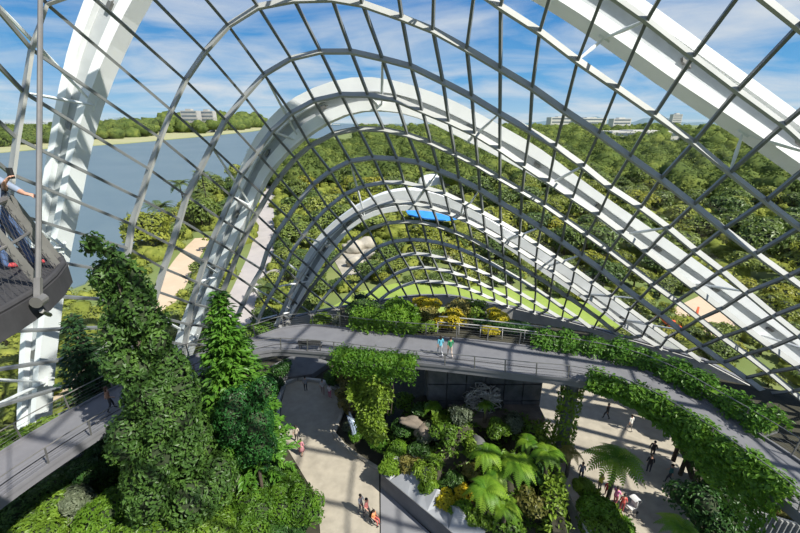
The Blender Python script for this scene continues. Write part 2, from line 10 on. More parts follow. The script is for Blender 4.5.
ARCH = json.loads('''{"1":{"o":[[-27.27,21.69,-1.93],[-27.26,22.19,0.03],[-27.21,22.69,2.0],[-27.08,23.19,3.97],[-26.86,23.67,5.93],[-26.58,24.15,7.88],[-26.27,24.62,9.83],[-25.94,25.09,11.78],[-25.57,25.56,13.71],[-25.11,26.02,15.64],[-24.58,26.47,17.55],[-24.03,26.91,19.46],[-23.47,27.35,21.36],[-22.93,27.8,23.27],[-22.38,28.24,25.18],[-21.79,28.68,27.08],[-21.13,29.11,28.95],[-20.35,29.51,30.78],[-19.44,29.9,32.56],[-18.35,30.24,34.24],[-17.04,30.52,35.75],[-15.5,30.72,36.99],[-13.74,30.81,37.92],[-11.83,30.82,38.56],[-9.84,30.76,38.93],[-7.82,30.63,39.05],[-5.8,30.45,38.97],[-3.79,30.23,38.74],[-1.81,29.97,38.37],[0.15,29.69,37.88],[2.07,29.39,37.3],[3.96,29.06,36.62],[5.81,28.72,35.85],[7.62,28.35,35.01],[9.38,27.98,34.08],[11.11,27.58,33.08],[12.8,27.18,32.03],[14.46,26.76,30.93],[16.09,26.34,29.8],[17.72,25.92,28.66],[19.36,25.5,27.53],[20.99,25.08,26.4],[22.63,24.66,25.27],[24.24,24.23,24.11],[25.81,23.8,22.9],[27.35,23.35,21.65],[28.86,22.9,20.37],[30.33,22.45,19.04],[31.77,21.98,17.69],[33.17,21.51,16.29],[34.54,21.04,14.87],[35.87,20.56,13.42],[37.17,20.07,11.93],[38.44,19.59,10.42],[39.67,19.09,8.88],[40.87,18.6,7.32],[42.04,18.1,5.74],[43.18,17.59,4.13],[44.28,17.09,2.5],[45.35,16.58,0.85],[46.41,16.07,-0.81]],"i":[[-26.02,21.61,-1.85],[-25.97,22.09,0.06],[-25.87,22.57,1.96],[-25.71,23.05,3.86],[-25.47,23.51,5.75],[-25.15,23.97,7.63],[-24.79,24.42,9.51],[-24.39,24.87,11.38],[-23.98,25.32,13.25],[-23.52,25.76,15.11],[-23.0,26.19,16.96],[-22.44,26.61,18.79],[-21.88,27.04,20.62],[-21.34,27.46,22.46],[-20.74,27.88,24.28],[-20.0,28.27,26.05],[-19.13,28.64,27.77],[-18.18,29.0,29.46],[-17.16,29.34,31.1],[-16.02,29.65,32.68],[-14.72,29.92,34.12],[-13.22,30.11,35.32],[-11.52,30.19,36.2],[-9.66,30.18,36.73],[-7.73,30.09,36.96],[-5.78,29.92,36.92],[-3.84,29.7,36.66],[-1.94,29.44,36.24],[-0.08,29.15,35.69],[1.75,28.83,35.04],[3.54,28.5,34.3],[5.29,28.15,33.48],[7.01,27.79,32.6],[8.7,27.41,31.67],[10.35,27.03,30.68],[11.97,26.63,29.64],[13.57,26.23,28.57],[15.16,25.83,27.49],[16.78,25.43,26.45],[18.41,25.04,25.43],[20.04,24.64,24.41],[21.67,24.25,23.37],[23.27,23.85,22.31],[24.85,23.44,21.22],[26.4,23.03,20.09],[27.92,22.61,18.92],[29.41,22.18,17.71],[30.87,21.74,16.47],[32.3,21.3,15.19],[33.69,20.85,13.88],[35.06,20.4,12.54],[36.39,19.94,11.17],[37.68,19.48,9.77],[38.95,19.01,8.34],[40.18,18.54,6.89],[41.39,18.07,5.41],[42.56,17.59,3.91],[43.7,17.1,2.38],[44.81,16.62,0.83],[45.89,16.13,-0.73],[46.96,15.64,-2.31]],"n":[0.077,0.966,-0.247]},"2":{"o":[[-25.66,36.45,-3.14],[-25.13,36.48,-1.56],[-24.58,36.51,0.02],[-23.99,36.53,1.59],[-23.34,36.54,3.13],[-22.65,36.55,4.65],[-21.92,36.56,6.16],[-21.16,36.56,7.65],[-20.38,36.56,9.13],[-19.6,36.56,10.61],[-18.83,36.56,12.09],[-18.07,36.57,13.58],[-17.31,36.57,15.07],[-16.54,36.57,16.56],[-15.75,36.57,18.03],[-14.95,36.57,19.5],[-14.12,36.56,20.97],[-13.27,36.55,22.41],[-12.32,36.53,23.79],[-11.23,36.49,25.03],[-9.97,36.43,26.09],[-8.56,36.34,26.95],[-7.04,36.23,27.62],[-5.46,36.11,28.1],[-3.83,35.98,28.37],[-2.19,35.83,28.38],[-0.55,35.66,28.15],[1.06,35.5,27.75],[2.65,35.33,27.25],[4.2,35.16,26.66],[5.71,34.98,25.97],[7.2,34.81,25.23],[8.69,34.64,24.47],[10.16,34.47,23.7],[11.58,34.29,22.86],[12.97,34.12,21.93],[14.33,33.95,20.98],[15.71,33.78,20.05],[17.1,33.61,19.14],[18.5,33.44,18.24],[19.91,33.26,17.35],[21.32,33.09,16.46],[22.72,32.92,15.57],[24.11,32.75,14.66],[25.5,32.58,13.74],[26.89,32.4,12.83],[28.29,32.23,11.92],[29.69,32.06,11.03],[31.11,31.89,10.15],[32.53,31.72,9.29],[33.95,31.54,8.43],[35.36,31.37,7.55],[36.76,31.2,6.64],[38.12,31.03,5.69],[39.47,30.86,4.72],[40.79,30.69,3.71],[42.1,30.52,2.67],[43.38,30.35,1.61],[44.63,30.18,0.52],[45.87,30.01,-0.6],[47.09,29.85,-1.73]],"i":[[-24.2,36.33,-2.84],[-23.6,36.35,-1.41],[-22.98,36.36,-0.0],[-22.33,36.37,1.39],[-21.66,36.37,2.78],[-20.99,36.38,4.17],[-20.31,36.38,5.55],[-19.62,36.39,6.94],[-18.92,36.39,8.31],[-18.19,36.39,9.66],[-17.43,36.38,11.01],[-16.65,36.37,12.33],[-15.84,36.36,13.65],[-15.04,36.35,14.96],[-14.25,36.35,16.29],[-13.49,36.34,17.63],[-12.72,36.34,18.96],[-11.87,36.32,20.24],[-10.89,36.29,21.41],[-9.78,36.24,22.47],[-8.57,36.17,23.42],[-7.28,36.09,24.26],[-5.93,36.0,24.99],[-4.52,35.9,25.55],[-3.04,35.78,25.86],[-1.52,35.64,25.91],[-0.01,35.5,25.74],[1.46,35.34,25.36],[2.88,35.19,24.81],[4.27,35.03,24.16],[5.65,34.87,23.49],[7.04,34.71,22.84],[8.42,34.55,22.17],[9.79,34.39,21.49],[11.15,34.23,20.78],[12.51,34.07,20.06],[13.84,33.92,19.31],[15.15,33.76,18.52],[16.43,33.6,17.67],[17.67,33.44,16.78],[18.92,33.28,15.89],[20.19,33.13,15.03],[21.49,32.97,14.21],[22.8,32.81,13.41],[24.11,32.65,12.62],[25.4,32.49,11.79],[26.67,32.33,10.93],[27.91,32.18,10.03],[29.15,32.02,9.12],[30.38,31.86,8.21],[31.62,31.7,7.31],[32.86,31.55,6.4],[34.09,31.39,5.49],[35.31,31.23,4.55],[36.5,31.08,3.59],[37.68,30.92,2.61],[38.84,30.77,1.6],[39.97,30.61,0.57],[41.09,30.46,-0.48],[42.19,30.31,-1.54],[43.28,30.15,-2.62]],"n":[0.091,0.995,-0.048]},"3":{"o":[[-17.18,46.33,-1.42],[-16.63,46.17,-0.41],[-16.08,46.0,0.61],[-15.54,45.84,1.62],[-15.0,45.67,2.65],[-14.47,45.51,3.67],[-13.94,45.34,4.7],[-13.41,45.18,5.73],[-12.88,45.01,6.75],[-12.34,44.85,7.78],[-11.82,44.68,8.82],[-11.28,44.52,9.85],[-10.71,44.35,10.85],[-10.08,44.18,11.81],[-9.38,44.01,12.71],[-8.59,43.84,13.54],[-7.74,43.66,14.32],[-6.84,43.48,15.05],[-5.92,43.31,15.74],[-4.96,43.13,16.39],[-3.97,42.96,16.98],[-2.94,42.78,17.5],[-1.87,42.62,17.93],[-0.77,42.46,18.25],[0.37,42.31,18.43],[1.52,42.17,18.47],[2.66,42.05,18.36],[3.79,41.95,18.11],[4.9,41.85,17.76],[5.98,41.77,17.33],[7.03,41.7,16.83],[8.05,41.64,16.27],[9.05,41.59,15.68],[10.06,41.53,15.09],[11.08,41.47,14.52],[12.11,41.4,13.98],[13.15,41.34,13.44],[14.17,41.28,12.88],[15.18,41.22,12.31],[16.18,41.16,11.71],[17.17,41.11,11.09],[18.15,41.06,10.46],[19.12,41.01,9.82],[20.09,40.97,9.18],[21.06,40.92,8.53],[22.03,40.87,7.88],[22.99,40.83,7.22],[23.95,40.79,6.56],[24.91,40.74,5.9],[25.87,40.7,5.24],[26.83,40.65,4.58],[27.8,40.61,3.92],[28.76,40.56,3.27],[29.73,40.52,2.62],[30.69,40.47,1.96],[31.65,40.43,1.3],[32.61,40.38,0.63],[33.55,40.34,-0.05],[34.5,40.3,-0.73],[35.43,40.27,-1.43],[36.37,40.23,-2.13]],"i":[[-16.12,46.25,-1.75],[-15.55,46.09,-0.87],[-14.97,45.94,0.01],[-14.41,45.78,0.89],[-13.84,45.63,1.77],[-13.29,45.47,2.66],[-12.73,45.32,3.55],[-12.18,45.17,4.44],[-11.63,45.01,5.34],[-11.07,44.86,6.22],[-10.5,44.71,7.1],[-9.93,44.55,7.98],[-9.35,44.4,8.85],[-8.76,44.24,9.73],[-8.16,44.08,10.58],[-7.53,43.93,11.42],[-6.87,43.77,12.25],[-6.18,43.61,13.05],[-5.46,43.45,13.82],[-4.68,43.29,14.5],[-3.82,43.13,15.06],[-2.88,42.98,15.5],[-1.89,42.83,15.84],[-0.85,42.69,16.07],[0.19,42.55,16.23],[1.24,42.42,16.31],[2.3,42.3,16.31],[3.34,42.19,16.21],[4.37,42.09,16.01],[5.38,42.01,15.71],[6.37,41.93,15.33],[7.33,41.86,14.9],[8.27,41.8,14.41],[9.18,41.75,13.87],[10.08,41.71,13.3],[10.97,41.66,12.73],[11.86,41.62,12.15],[12.74,41.58,11.56],[13.62,41.53,10.97],[14.5,41.49,10.38],[15.38,41.45,9.8],[16.27,41.4,9.22],[17.16,41.36,8.65],[18.05,41.31,8.07],[18.93,41.27,7.5],[19.82,41.23,6.92],[20.7,41.18,6.33],[21.57,41.14,5.73],[22.44,41.1,5.13],[23.31,41.06,4.53],[24.18,41.02,3.92],[25.06,40.98,3.32],[25.93,40.94,2.73],[26.81,40.9,2.14],[27.7,40.86,1.56],[28.58,40.81,0.97],[29.46,40.77,0.38],[30.33,40.73,-0.22],[31.19,40.7,-0.84],[32.04,40.66,-1.46],[32.89,40.63,-2.1]],"n":[0.114,0.988,0.1]}}''')
EYE = 25.0
PITCH = math.atan(144/400)

def at(px, py, z=0.0):
    """world point at height z along the direction the photograph shows at px,py"""
    x = (px-400)/400; y = -(py-266.5)/400
    c, s = math.cos(PITCH), math.sin(PITCH)
    d = (x, c+y*s, -s+y*c)
    t = (z-EYE)/d[2]
    return Vector((d[0]*t, d[1]*t, z))

def pix(p):
    c, s = math.cos(PITCH), math.sin(PITCH)
    dz = p[2]-EYE
    dep = p[1]*c-dz*s
    if dep < .1: return None
    return (400+400*p[0]/dep, 266.5-400*(p[1]*s+dz*c)/dep)

# ------------------------------------------------------------------ materials
def _n(nt, t, **kw):
    n = nt.nodes.new(t)
    for k, v in kw.items(): setattr(n, k, v)
    return n

def mat(name, c1, c2=None, scale=2.0, rough=.6, metal=0.0, bump=0.0, bscale=None, rnd=0.0, stretch=None, detail=5, spec=.5):
    m = bpy.data.materials.new(name); m.use_nodes = True
    nt = m.node_tree; nt.nodes.clear()
    out = _n(nt, 'ShaderNodeOutputMaterial'); b = _n(nt, 'ShaderNodeBsdfPrincipled')
    nt.links.new(b.outputs[0], out.inputs[0])
    b.inputs['Roughness'].default_value = rough; b.inputs['Metallic'].default_value = metal
    b.inputs['Specular IOR Level'].default_value = spec
    c2 = c2 or tuple(x*.8 for x in c1)
    tc = _n(nt, 'ShaderNodeTexCoord'); src = tc.outputs['Object']
    if stretch:
        mp = _n(nt, 'ShaderNodeMapping'); mp.inputs['Scale'].default_value = stretch
        nt.links.new(src, mp.inputs[0]); src = mp.outputs[0]
    nz = _n(nt, 'ShaderNodeTexNoise'); nz.inputs['Scale'].default_value = scale; nz.inputs['Detail'].default_value = detail
    nz.inputs['Roughness'].default_value = .6
    nt.links.new(src, nz.inputs['Vector'])
    rp = _n(nt, 'ShaderNodeValToRGB')
    rp.color_ramp.elements[0].position = .3; rp.color_ramp.elements[1].position = .7
    rp.color_ramp.elements[0].color = (*c1, 1); rp.color_ramp.elements[1].color = (*c2, 1)
    nt.links.new(nz.outputs['Fac'], rp.inputs[0])
    col = rp.outputs[0]
    if rnd:
        oi = _n(nt, 'ShaderNodeObjectInfo'); hs = _n(nt, 'ShaderNodeHueSaturation')
        mr = _n(nt, 'ShaderNodeMapRange'); mr.inputs['To Min'].default_value = 1-rnd; mr.inputs['To Max'].default_value = 1+rnd
        nt.links.new(oi.outputs['Random'], mr.inputs[0]); nt.links.new(mr.outputs[0], hs.inputs['Value'])
        nt.links.new(col, hs.inputs['Color']); col = hs.outputs[0]
    nt.links.new(col, b.inputs['Base Color'])
    if bump:
        nb = _n(nt, 'ShaderNodeTexNoise'); nb.inputs['Scale'].default_value = bscale or scale*4; nb.inputs['Detail'].default_value = 6
        nt.links.new(src, nb.inputs['Vector'])
        bp = _n(nt, 'ShaderNodeBump'); bp.inputs['Strength'].default_value = bump; bp.inputs['Distance'].default_value = .1
        nt.links.new(nb.outputs['Fac'], bp.inputs['Height']); nt.links.new(bp.outputs[0], b.inputs['Normal'])
    return m

def leafmat(name, cols, scale=1.2, trans=.35, rnd=.25, hue=.02, rough=.45, spec=.35):
    """foliage: several greens mixed by noise, some light passing through the blades"""
    m = bpy.data.materials.new(name); m.use_nodes = True
    nt = m.node_tree; nt.nodes.clear()
    out = _n(nt, 'ShaderNodeOutputMaterial'); b = _n(nt, 'ShaderNodeBsdfPrincipled')
    b.inputs['Roughness'].default_value = rough; b.inputs['Specular IOR Level'].default_value = spec
    tl = _n(nt, 'ShaderNodeBsdfTranslucent'); mx = _n(nt, 'ShaderNodeMixShader'); mx.inputs[0].default_value = trans
    tc = _n(nt, 'ShaderNodeTexCoord')
    nz = _n(nt, 'ShaderNodeTexNoise'); nz.inputs['Scale'].default_value = scale; nz.inputs['Detail'].default_value = 8
    nz.inputs['Roughness'].default_value = .75
    nt.links.new(tc.outputs['Object'], nz.inputs['Vector'])
    rp = _n(nt, 'ShaderNodeValToRGB'); e = rp.color_ramp.elements
    while len(e) < len(cols): e.new(.5)
    for i, c in enumerate(cols):
        e[i].position = .3+.4*i/(len(cols)-1); e[i].color = (*c, 1)
    nt.links.new(nz.outputs['Fac'], rp.inputs[0])
    oi = _n(nt, 'ShaderNodeObjectInfo'); hs = _n(nt, 'ShaderNodeHueSaturation')
    mr = _n(nt, 'ShaderNodeMapRange'); mr.inputs['To Min'].default_value = 1-rnd; mr.inputs['To Max'].default_value = 1+rnd
    nt.links.new(oi.outputs['Random'], mr.inputs[0]); nt.links.new(mr.outputs[0], hs.inputs['Value'])
    mh = _n(nt, 'ShaderNodeMapRange'); mh.inputs['To Min'].default_value = .5+hue; mh.inputs['To Max'].default_value = .5-hue
    nt.links.new(oi.outputs['Random'], mh.inputs[0]); nt.links.new(mh.outputs[0], hs.inputs['Hue'])
    nt.links.new(rp.outputs[0], hs.inputs['Color'])
    nt.links.new(hs.outputs[0], b.inputs['Base Color']); nt.links.new(hs.outputs[0], tl.inputs['Color'])
    nt.links.new(b.outputs[0], mx.inputs[1]); nt.links.new(tl.outputs[0], mx.inputs[2]); nt.links.new(mx.outputs[0], out.inputs[0])
    return m

def glassmat(name, tint=(.93, .96, .95), gloss=.05, dust=.02):
    m = bpy.data.materials.new(name); m.use_nodes = True
    nt = m.node_tree; nt.nodes.clear()
    out = _n(nt, 'ShaderNodeOutputMaterial')
    tr = _n(nt, 'ShaderNodeBsdfTransparent'); tr.inputs[0].default_value = (*tint, 1)
    gl = _n(nt, 'ShaderNodeBsdfGlossy'); gl.inputs['Roughness'].default_value = .02
    df = _n(nt, 'ShaderNodeBsdfDiffuse'); df.inputs[0].default_value = (.8, .85, .85, 1)
    m1 = _n(nt, 'ShaderNodeMixShader'); m1.inputs[0].default_value = gloss
    m2 = _n(nt, 'ShaderNodeMixShader'); m2.inputs[0].default_value = dust
    nt.links.new(tr.outputs[0], m1.inputs[1]); nt.links.new(gl.outputs[0], m1.inputs[2])
    nt.links.new(m1.outputs[0], m2.inputs[1]); nt.links.new(df.outputs[0], m2.inputs[2]); nt.links.new(m2.outputs[0], out.inputs[0])
    return m

M = dict(
    white=mat('white_paint', (.78, .79, .8), (.7, .72, .73), .6, .45),
    arch=mat('arch_paint', (.86, .87, .875), (.78, .79, .8), .5, .5),
    arch_web=mat('arch_web', (.46, .48, .5), (.36, .38, .39), .7, .6, bump=.1),
    lat=mat('lattice_grey', (.165, .175, .178), (.13, .138, .14), .8, .45),
    rib=mat('rib_paint', (.37, .375, .36), (.31, .315, .305), .5, .5),
    steel=mat('brushed_steel', (.21, .205, .195), (.15, .147, .14), 3, .42, .4),
    dark_steel=mat('dark_steel', (.055, .055, .058), (.035, .035, .038), 3, .8, 0, spec=.2),
    deck=mat('deck_grey', (.165, .165, .178), (.135, .135, .147), 1.2, .7),
    concrete=mat('concrete', (.42, .41, .39), (.31, .31, .3), .8, .8, bump=.1),
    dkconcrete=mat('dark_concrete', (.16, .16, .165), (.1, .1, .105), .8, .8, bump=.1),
    plaza=mat('plaza_stone', (.40, .355, .285), (.285, .255, .205), 1.1, .75, bump=.1, detail=8),
    ramp=mat('ramp_grey', (.22, .22, .235), (.19, .19, .2), .7, .7),
    soil=mat('soil', (.022, .022, .012), (.05, .045, .028), .8, .95, bump=.4),
    rock=mat('rock', (.24, .19, .15), (.09, .08, .065), .7, .9, bump=.6, bscale=3, detail=8),
    dkrock=mat('dark_rock', (.12, .12, .12), (.035, .04, .04), .9, .8, bump=.7, bscale=3, detail=8),
    palerock=mat('pale_rock', (.44, .40, .34), (.22, .2, .16), .5, .9, bump=.5, bscale=2, detail=8),
    facet=mat('facet_stone', (.33, .34, .36), (.2, .205, .22), .5, .5),
    wood=mat('driftwood', (.42, .4, .36), (.25, .235, .21), 3, .8),
    bark=mat('bark', (.12, .09, .06), (.05, .04, .03), 3, .9, bump=.5),
    ground=mat('ground_green', (.10, .15, .035), (.2, .22, .07), .06, .95, detail=10),
    lawn=mat('lawn', (.20, .28, .04), (.27, .35, .065), .4, .9, detail=8),
    farland=mat('far_grass', (.28, .30, .12), (.36, .33, .2), .03, .95),
    sand=mat('sandy_path', (.56, .43, .31), (.48, .37, .26), .3, .9, detail=8),
    road=mat('pale_road', (.42, .38, .36), (.34, .31, .3), .3, .85),
    hill=mat('hills', (.10, .16, .19), (.13, .2, .24), .004, 1.0),  # distance haze is mixed into this blue-green base colour
    water=mat('bay_water', (.10, .145, .17), (.125, .17, .195), .02, .45, bump=.5, bscale=.35, spec=.35),
    blue=mat('blue_cover', (.03, .22, .72), (.05, .32, .8), 1, .5),
    orange=mat('orange_plastic', (.75, .12, .03), (.6, .1, .03), 2, .5),
    black=mat('black', (.015, .015, .016), (.02, .02, .02), 2, .5),
    building=mat('pale_building', (.62, .6, .56), (.5, .48, .45), .1, .8),
    building_far=mat('grey_building', (.40, .39, .37), (.33, .32, .31), .1, .8),
    window=mat('dark_window', (.1, .13, .16), (.14, .17, .2), 1, .3),
    glass=glassmat('dome_glass', (.95, .97, .965), .03, .008),
    railglass=glassmat('rail_glass', (.8, .83, .83), .05, .05),
    skin=mat('skin', (.5, .29, .2), (.46, .26, .18), 6, .55),
    hair=mat('hair', (.02, .014, .01), (.035, .022, .015), 20, .5),
    # foliage
    twig=mat('shaded_twigs', (.03, .048, .014), (.018, .028, .01), 3, .9),  # woody crown core, darkened to put shade into the leaf gaps
    l_mid=leafmat('leaf_mid', [(.045, .10, .011), (.12, .215, .02), (.24, .37, .04)]),
    l_dark=leafmat('leaf_dark', [(.02, .055, .012), (.045, .11, .02), (.10, .20, .035)], trans=.3),
    l_con=leafmat('leaf_conifer', [(.045, .12, .015), (.12, .25, .025), (.22, .38, .045)], trans=.25, scale=2),
    l_needle=leafmat('leaf_needle', [(.014, .04, .018), (.03, .075, .025), (.055, .11, .03)], trans=.2),
    l_bright=leafmat('leaf_bright', [(.06, .145, .012), (.135, .26, .022), (.25, .40, .04)], trans=.45),
    l_fern=leafmat('leaf_fern', [(.11, .24, .02), (.19, .35, .03), (.29, .45, .05)], trans=.5),
    l_yellow=leafmat('leaf_yellow', [(.20, .22, .015), (.50, .42, .02), (.65, .56, .03)], trans=.4),
    l_rust=leafmat('leaf_rust', [(.10, .12, .03), (.22, .20, .05), (.34, .29, .10)], trans=.35),
    l_grey=leafmat('leaf_grey', [(.09, .12, .07), (.17, .2, .12), (.26, .28, .18)], trans=.3),
    l_hedge=leafmat('leaf_hedge', [(.04, .105, .010), (.10, .215, .018), (.22, .37, .035)], trans=.35, scale=2),
    l_out=leafmat('leaf_outdoor', [(.08, .12, .024), (.20, .25, .05), (.37, .41, .09)], scale=.35, trans=.3, rnd=.3, hue=.025),
    l_outy=leafmat('leaf_outdoor_yellow', [(.14, .17, .024), (.28, .30, .04), (.46, .44, .06)], scale=.35, trans=.35),
    l_far=leafmat('leaf_far_forest', [(.035, .06, .02), (.10, .14, .035), (.24, .27, .06)], scale=.07, trans=.25, rough=.9, spec=.08),
    l_outy2=leafmat('leaf_undergrowth', [(.08, .11, .022), (.20, .24, .045), (.36, .38, .08)], scale=.25, trans=.35, rough=.9, spec=.1),
    l_outd=leafmat('leaf_outdoor_dark', [(.05, .085, .022), (.12, .175, .04), (.22, .28, .07)], scale=.35, trans=.25),
    l_palm=leafmat('leaf_palm', [(.04, .07, .02), (.09, .13, .035), (.15, .18, .05)], trans=.3),
)
_cm = {}
def cloth(c):
    k = tuple(round(x, 3) for x in c)
    if k not in _cm: _cm[k] = mat('cloth_%d' % len(_cm), k, None, 8, .85)
    return _cm[k]

# ------------------------------------------------------------------ mesh building
class MB:
    def __init__(s): s.v = []; s.f = []; s.m = []
    def add(s, vs, fs, mi=0):
        o = len(s.v); s.v.extend([tuple(map(float, q)) for q in vs])
        for f in fs: s.f.append(tuple(i+o for i in f)); s.m.append(mi)
    def box(s, lo, hi, mi=0):
        x0, y0, z0 = lo; x1, y1, z1 = hi
        s.add([(x0,y0,z0),(x1,y0,z0),(x1,y1,z0),(x0,y1,z0),(x0,y0,z1),(x1,y0,z1),(x1,y1,z1),(x0,y1,z1)],
              [(0,3,2,1),(4,5,6,7),(0,1,5,4),(1,2,6,5),(2,3,7,6),(3,0,4,7)], mi)
    def obox(s, c, ax, ay, az, mi=0):
        c, ax, ay, az = Vector(c), Vector(ax), Vector(ay), Vector(az)
        vs = [c+ax*i+ay*j+az*k for k in (-1, 1) for (i, j) in ((-1,-1),(1,-1),(1,1),(-1,1))]
        s.add(vs, [(0,3,2,1),(4,5,6,7),(0,1,5,4),(1,2,6,5),(2,3,7,6),(3,0,4,7)], mi)
    def bar(s, a, b, w, h, up=(0,0,1), mi=0):
        a, b = Vector(a), Vector(b); t = (b-a)
        if t.length < 1e-5: return
        L = t.length; t.normalize(); up = Vector(up)
        sd = t.cross(up)
        if sd.length < 1e-4: sd = t.cross(Vector((1,0,0)))
        sd.normalize(); u = sd.cross(t).normalized()
        s.obox((a+b)/2, t*L/2, sd*w/2, u*h/2, mi)
    def sweep(s, pts, ups, w, h, mi=0, off=(0,0), closed=False):
        """rectangle w (sideways) x h (along up) swept along pts; off shifts (side, up)"""
        n = len(pts); P = [Vector(p) for p in pts]; rings = []
        for i in range(n):
            a = P[max(i-1, 0)]; b = P[min(i+1, n-1)]
            t = (b-a).normalized(); u = Vector(ups[i] if isinstance(ups, list) else ups)
            sd = t.cross(u); sd = sd.normalized() if sd.length > 1e-5 else Vector((1,0,0)); u = sd.cross(t).normalized()
            c = P[i]+sd*off[0]+u*off[1]
            rings.append([c-sd*w/2-u*h/2, c+sd*w/2-u*h/2, c+sd*w/2+u*h/2, c-sd*w/2+u*h/2])
        vs = [q for r in rings for q in r]; fs = [(3,2,1,0)]
        for i in range(n-1):
            for k in range(4):
                fs.append((i*4+k, i*4+(k+1)%4, i*4+4+(k+1)%4, i*4+4+k))
        fs.append(tuple((n-1)*4+k for k in range(4)))
        s.add(vs, fs, mi)
    def tube(s, pts, r, n=6, mi=0):
        P = [Vector(p) for p in pts]; m = len(P)
        rr = r if isinstance(r, (list, tuple)) else [r]*m
        vs = []; prev = None
        for i in range(m):
            t = (P[min(i+1, m-1)]-P[max(i-1, 0)])
            t = t.normalized() if t.length > 1e-6 else Vector((0,0,1))
            if prev is None:
                a = t.orthogonal().normalized()
            else:
                a = prev-t*prev.dot(t); a = a.normalized() if a.length > 1e-5 else t.orthogonal().normalized()
            prev = a; b = t.cross(a)
            for k in range(n):
                an = 2*PI*k/n; vs.append(P[i]+a*(rr[i]*math.cos(an))+b*(rr[i]*math.sin(an)))
        fs = [tuple(range(n))[::-1]]
        for i in range(m-1):
            for k in range(n): fs.append((i*n+k, i*n+(k+1) % n, i*n+n+(k+1) % n, i*n+n+k))
        fs.append(tuple((m-1)*n+k for k in range(n)))
        s.add(vs, fs, mi)
    def poly(s, pts, z0, z1, mi=0):
        """horizontal polygon prism"""
        n = len(pts)
        area = sum(pts[i][0]*pts[(i+1) % n][1]-pts[(i+1) % n][0]*pts[i][1] for i in range(n))
        if area < 0: pts = pts[::-1]
        vs = [(p[0], p[1], z0) for p in pts]+[(p[0], p[1], z1) for p in pts]
        fs = [tuple(range(n))[::-1], tuple(range(n, 2*n))]+[(i, (i+1) % n, n+(i+1) % n, n+i) for i in range(n)]
        s.add(vs, fs, mi)
    def blob(s, c, r, seed=0, amp=.18, sub=2, mi=0, freq=1.7):
        V, F = ICO[sub]
        rr = r if hasattr(r, '__len__') else (r, r, r)
        g = np.random.default_rng(seed)
        ph = g.uniform(0, 6.28, (4, 3)); k = g.normal(0, freq, (4, 3))
        d = np.ones(len(V))
        for i in range(4): d += amp*np.sin(V@k[i]*1.6+ph[i, 0])*.6
        W = V*d[:, None]*np.array(rr)+np.array(c)
        s.add(W.tolist(), F, mi)
    def leaves(s, P, N, size, asp=.45, spread=1.0, up=.25, droop=.25, g=None, mi=0):
        g = g or rng; n = len(P)
        if n == 0: return
        T = g.normal(0, 1, (n, 3)); T -= N*(T*N).sum(1)[:, None]
        T /= np.linalg.norm(T, axis=1)[:, None]+1e-9
        D = T*spread+N*up+np.array([0, 0, -droop]); D /= np.linalg.norm(D, axis=1)[:, None]
        Nn = N+g.normal(0, .45, (n, 3))+np.array([0, 0, .35])
        S = np.cross(D, Nn); S /= np.linalg.norm(S, axis=1)[:, None]+1e-9
        L = size*g.uniform(.65, 1.35, n)[:, None]; U = np.cross(S, D)
        a = P; b = P+D*L*.45+S*L*asp*.5+U*L*.06; c = P+D*L-U*L*.12; d = P+D*L*.45-S*L*asp*.5+U*L*.06
        W = np.stack([a, b, c, d], 1).reshape(-1, 3); o = len(s.v)
        s.v.extend(map(tuple, W.tolist()))
        s.f.extend([(o+4*i, o+4*i+1, o+4*i+2, o+4*i+3) for i in range(n)]); s.m.extend([mi]*n)
    def build(s, name, mats, parent=None, smooth=False, loc=None, kind=None):
        me = bpy.data.meshes.new(name)
        vs = s.v
        off = Vector((0,0,0))
        if parent is None and loc is not None: off = Vector(loc)
        elif parent is not None:
            p = parent
            while p is not None: off += p.location; p = p.parent
        if off.length > 0:
            vs = (np.array(vs)-np.array(off)).tolist()
        me.from_pydata(vs, [], s.f)
        ms = mats if isinstance(mats, (list, tuple)) else [mats]
        for m in ms: me.materials.append(m)
        me.polygons.foreach_set('material_index', s.m)
        if smooth: me.polygons.foreach_set('use_smooth', [True]*len(s.f))
        me.update()
        o = bpy.data.objects.new(name, me); COL.objects.link(o)
        if parent is not None: o.parent = parent
        elif loc is not None: o.location = loc
        if kind: o['kind'] = kind
        return o

def _ico(sub):
    import bmesh
    bm = bmesh.new(); bmesh.ops.create_icosphere(bm, subdivisions=sub, radius=1)
    V = np.array([v.co[:] for v in bm.verts]); F = [tuple(v.index for v in f.verts) for f in bm.faces]
    bm.free(); return V, F
ICO = {i: _ico(i) for i in (1, 2, 3)}

def tag(o, label, cat, group=None, kind=None):
    o['label'] = label; o['category'] = cat
    if group: o['group'] = group
    if kind: o['kind'] = kind
    return o
def thing(name, label, cat, loc=(0,0,0), group=None, kind=None):
    o = bpy.data.objects.new(name, None); COL.objects.link(o); o.location = loc
    o.empty_display_size = .2
    return tag(o, label, cat, group, kind)
def dup(root, loc, rz=0, sc=1.0, label=None, group=None):
    r = root.copy(); COL.objects.link(r); r.location = loc; r.rotation_euler = (0, 0, rz)
    r.scale = sc if hasattr(sc, '__len__') else (sc, sc, sc)
    if label: r['label'] = label
    if group: r['group'] = group
    for ch in list(root.children):
        c = ch.copy(); COL.objects.link(c); c.parent = r
        for g in list(ch.children):
            d = g.copy(); COL.objects.link(d); d.parent = c
    return r
def struct(name, mb, m, **k):
    return mb.build(name, m, kind='structure', **k)

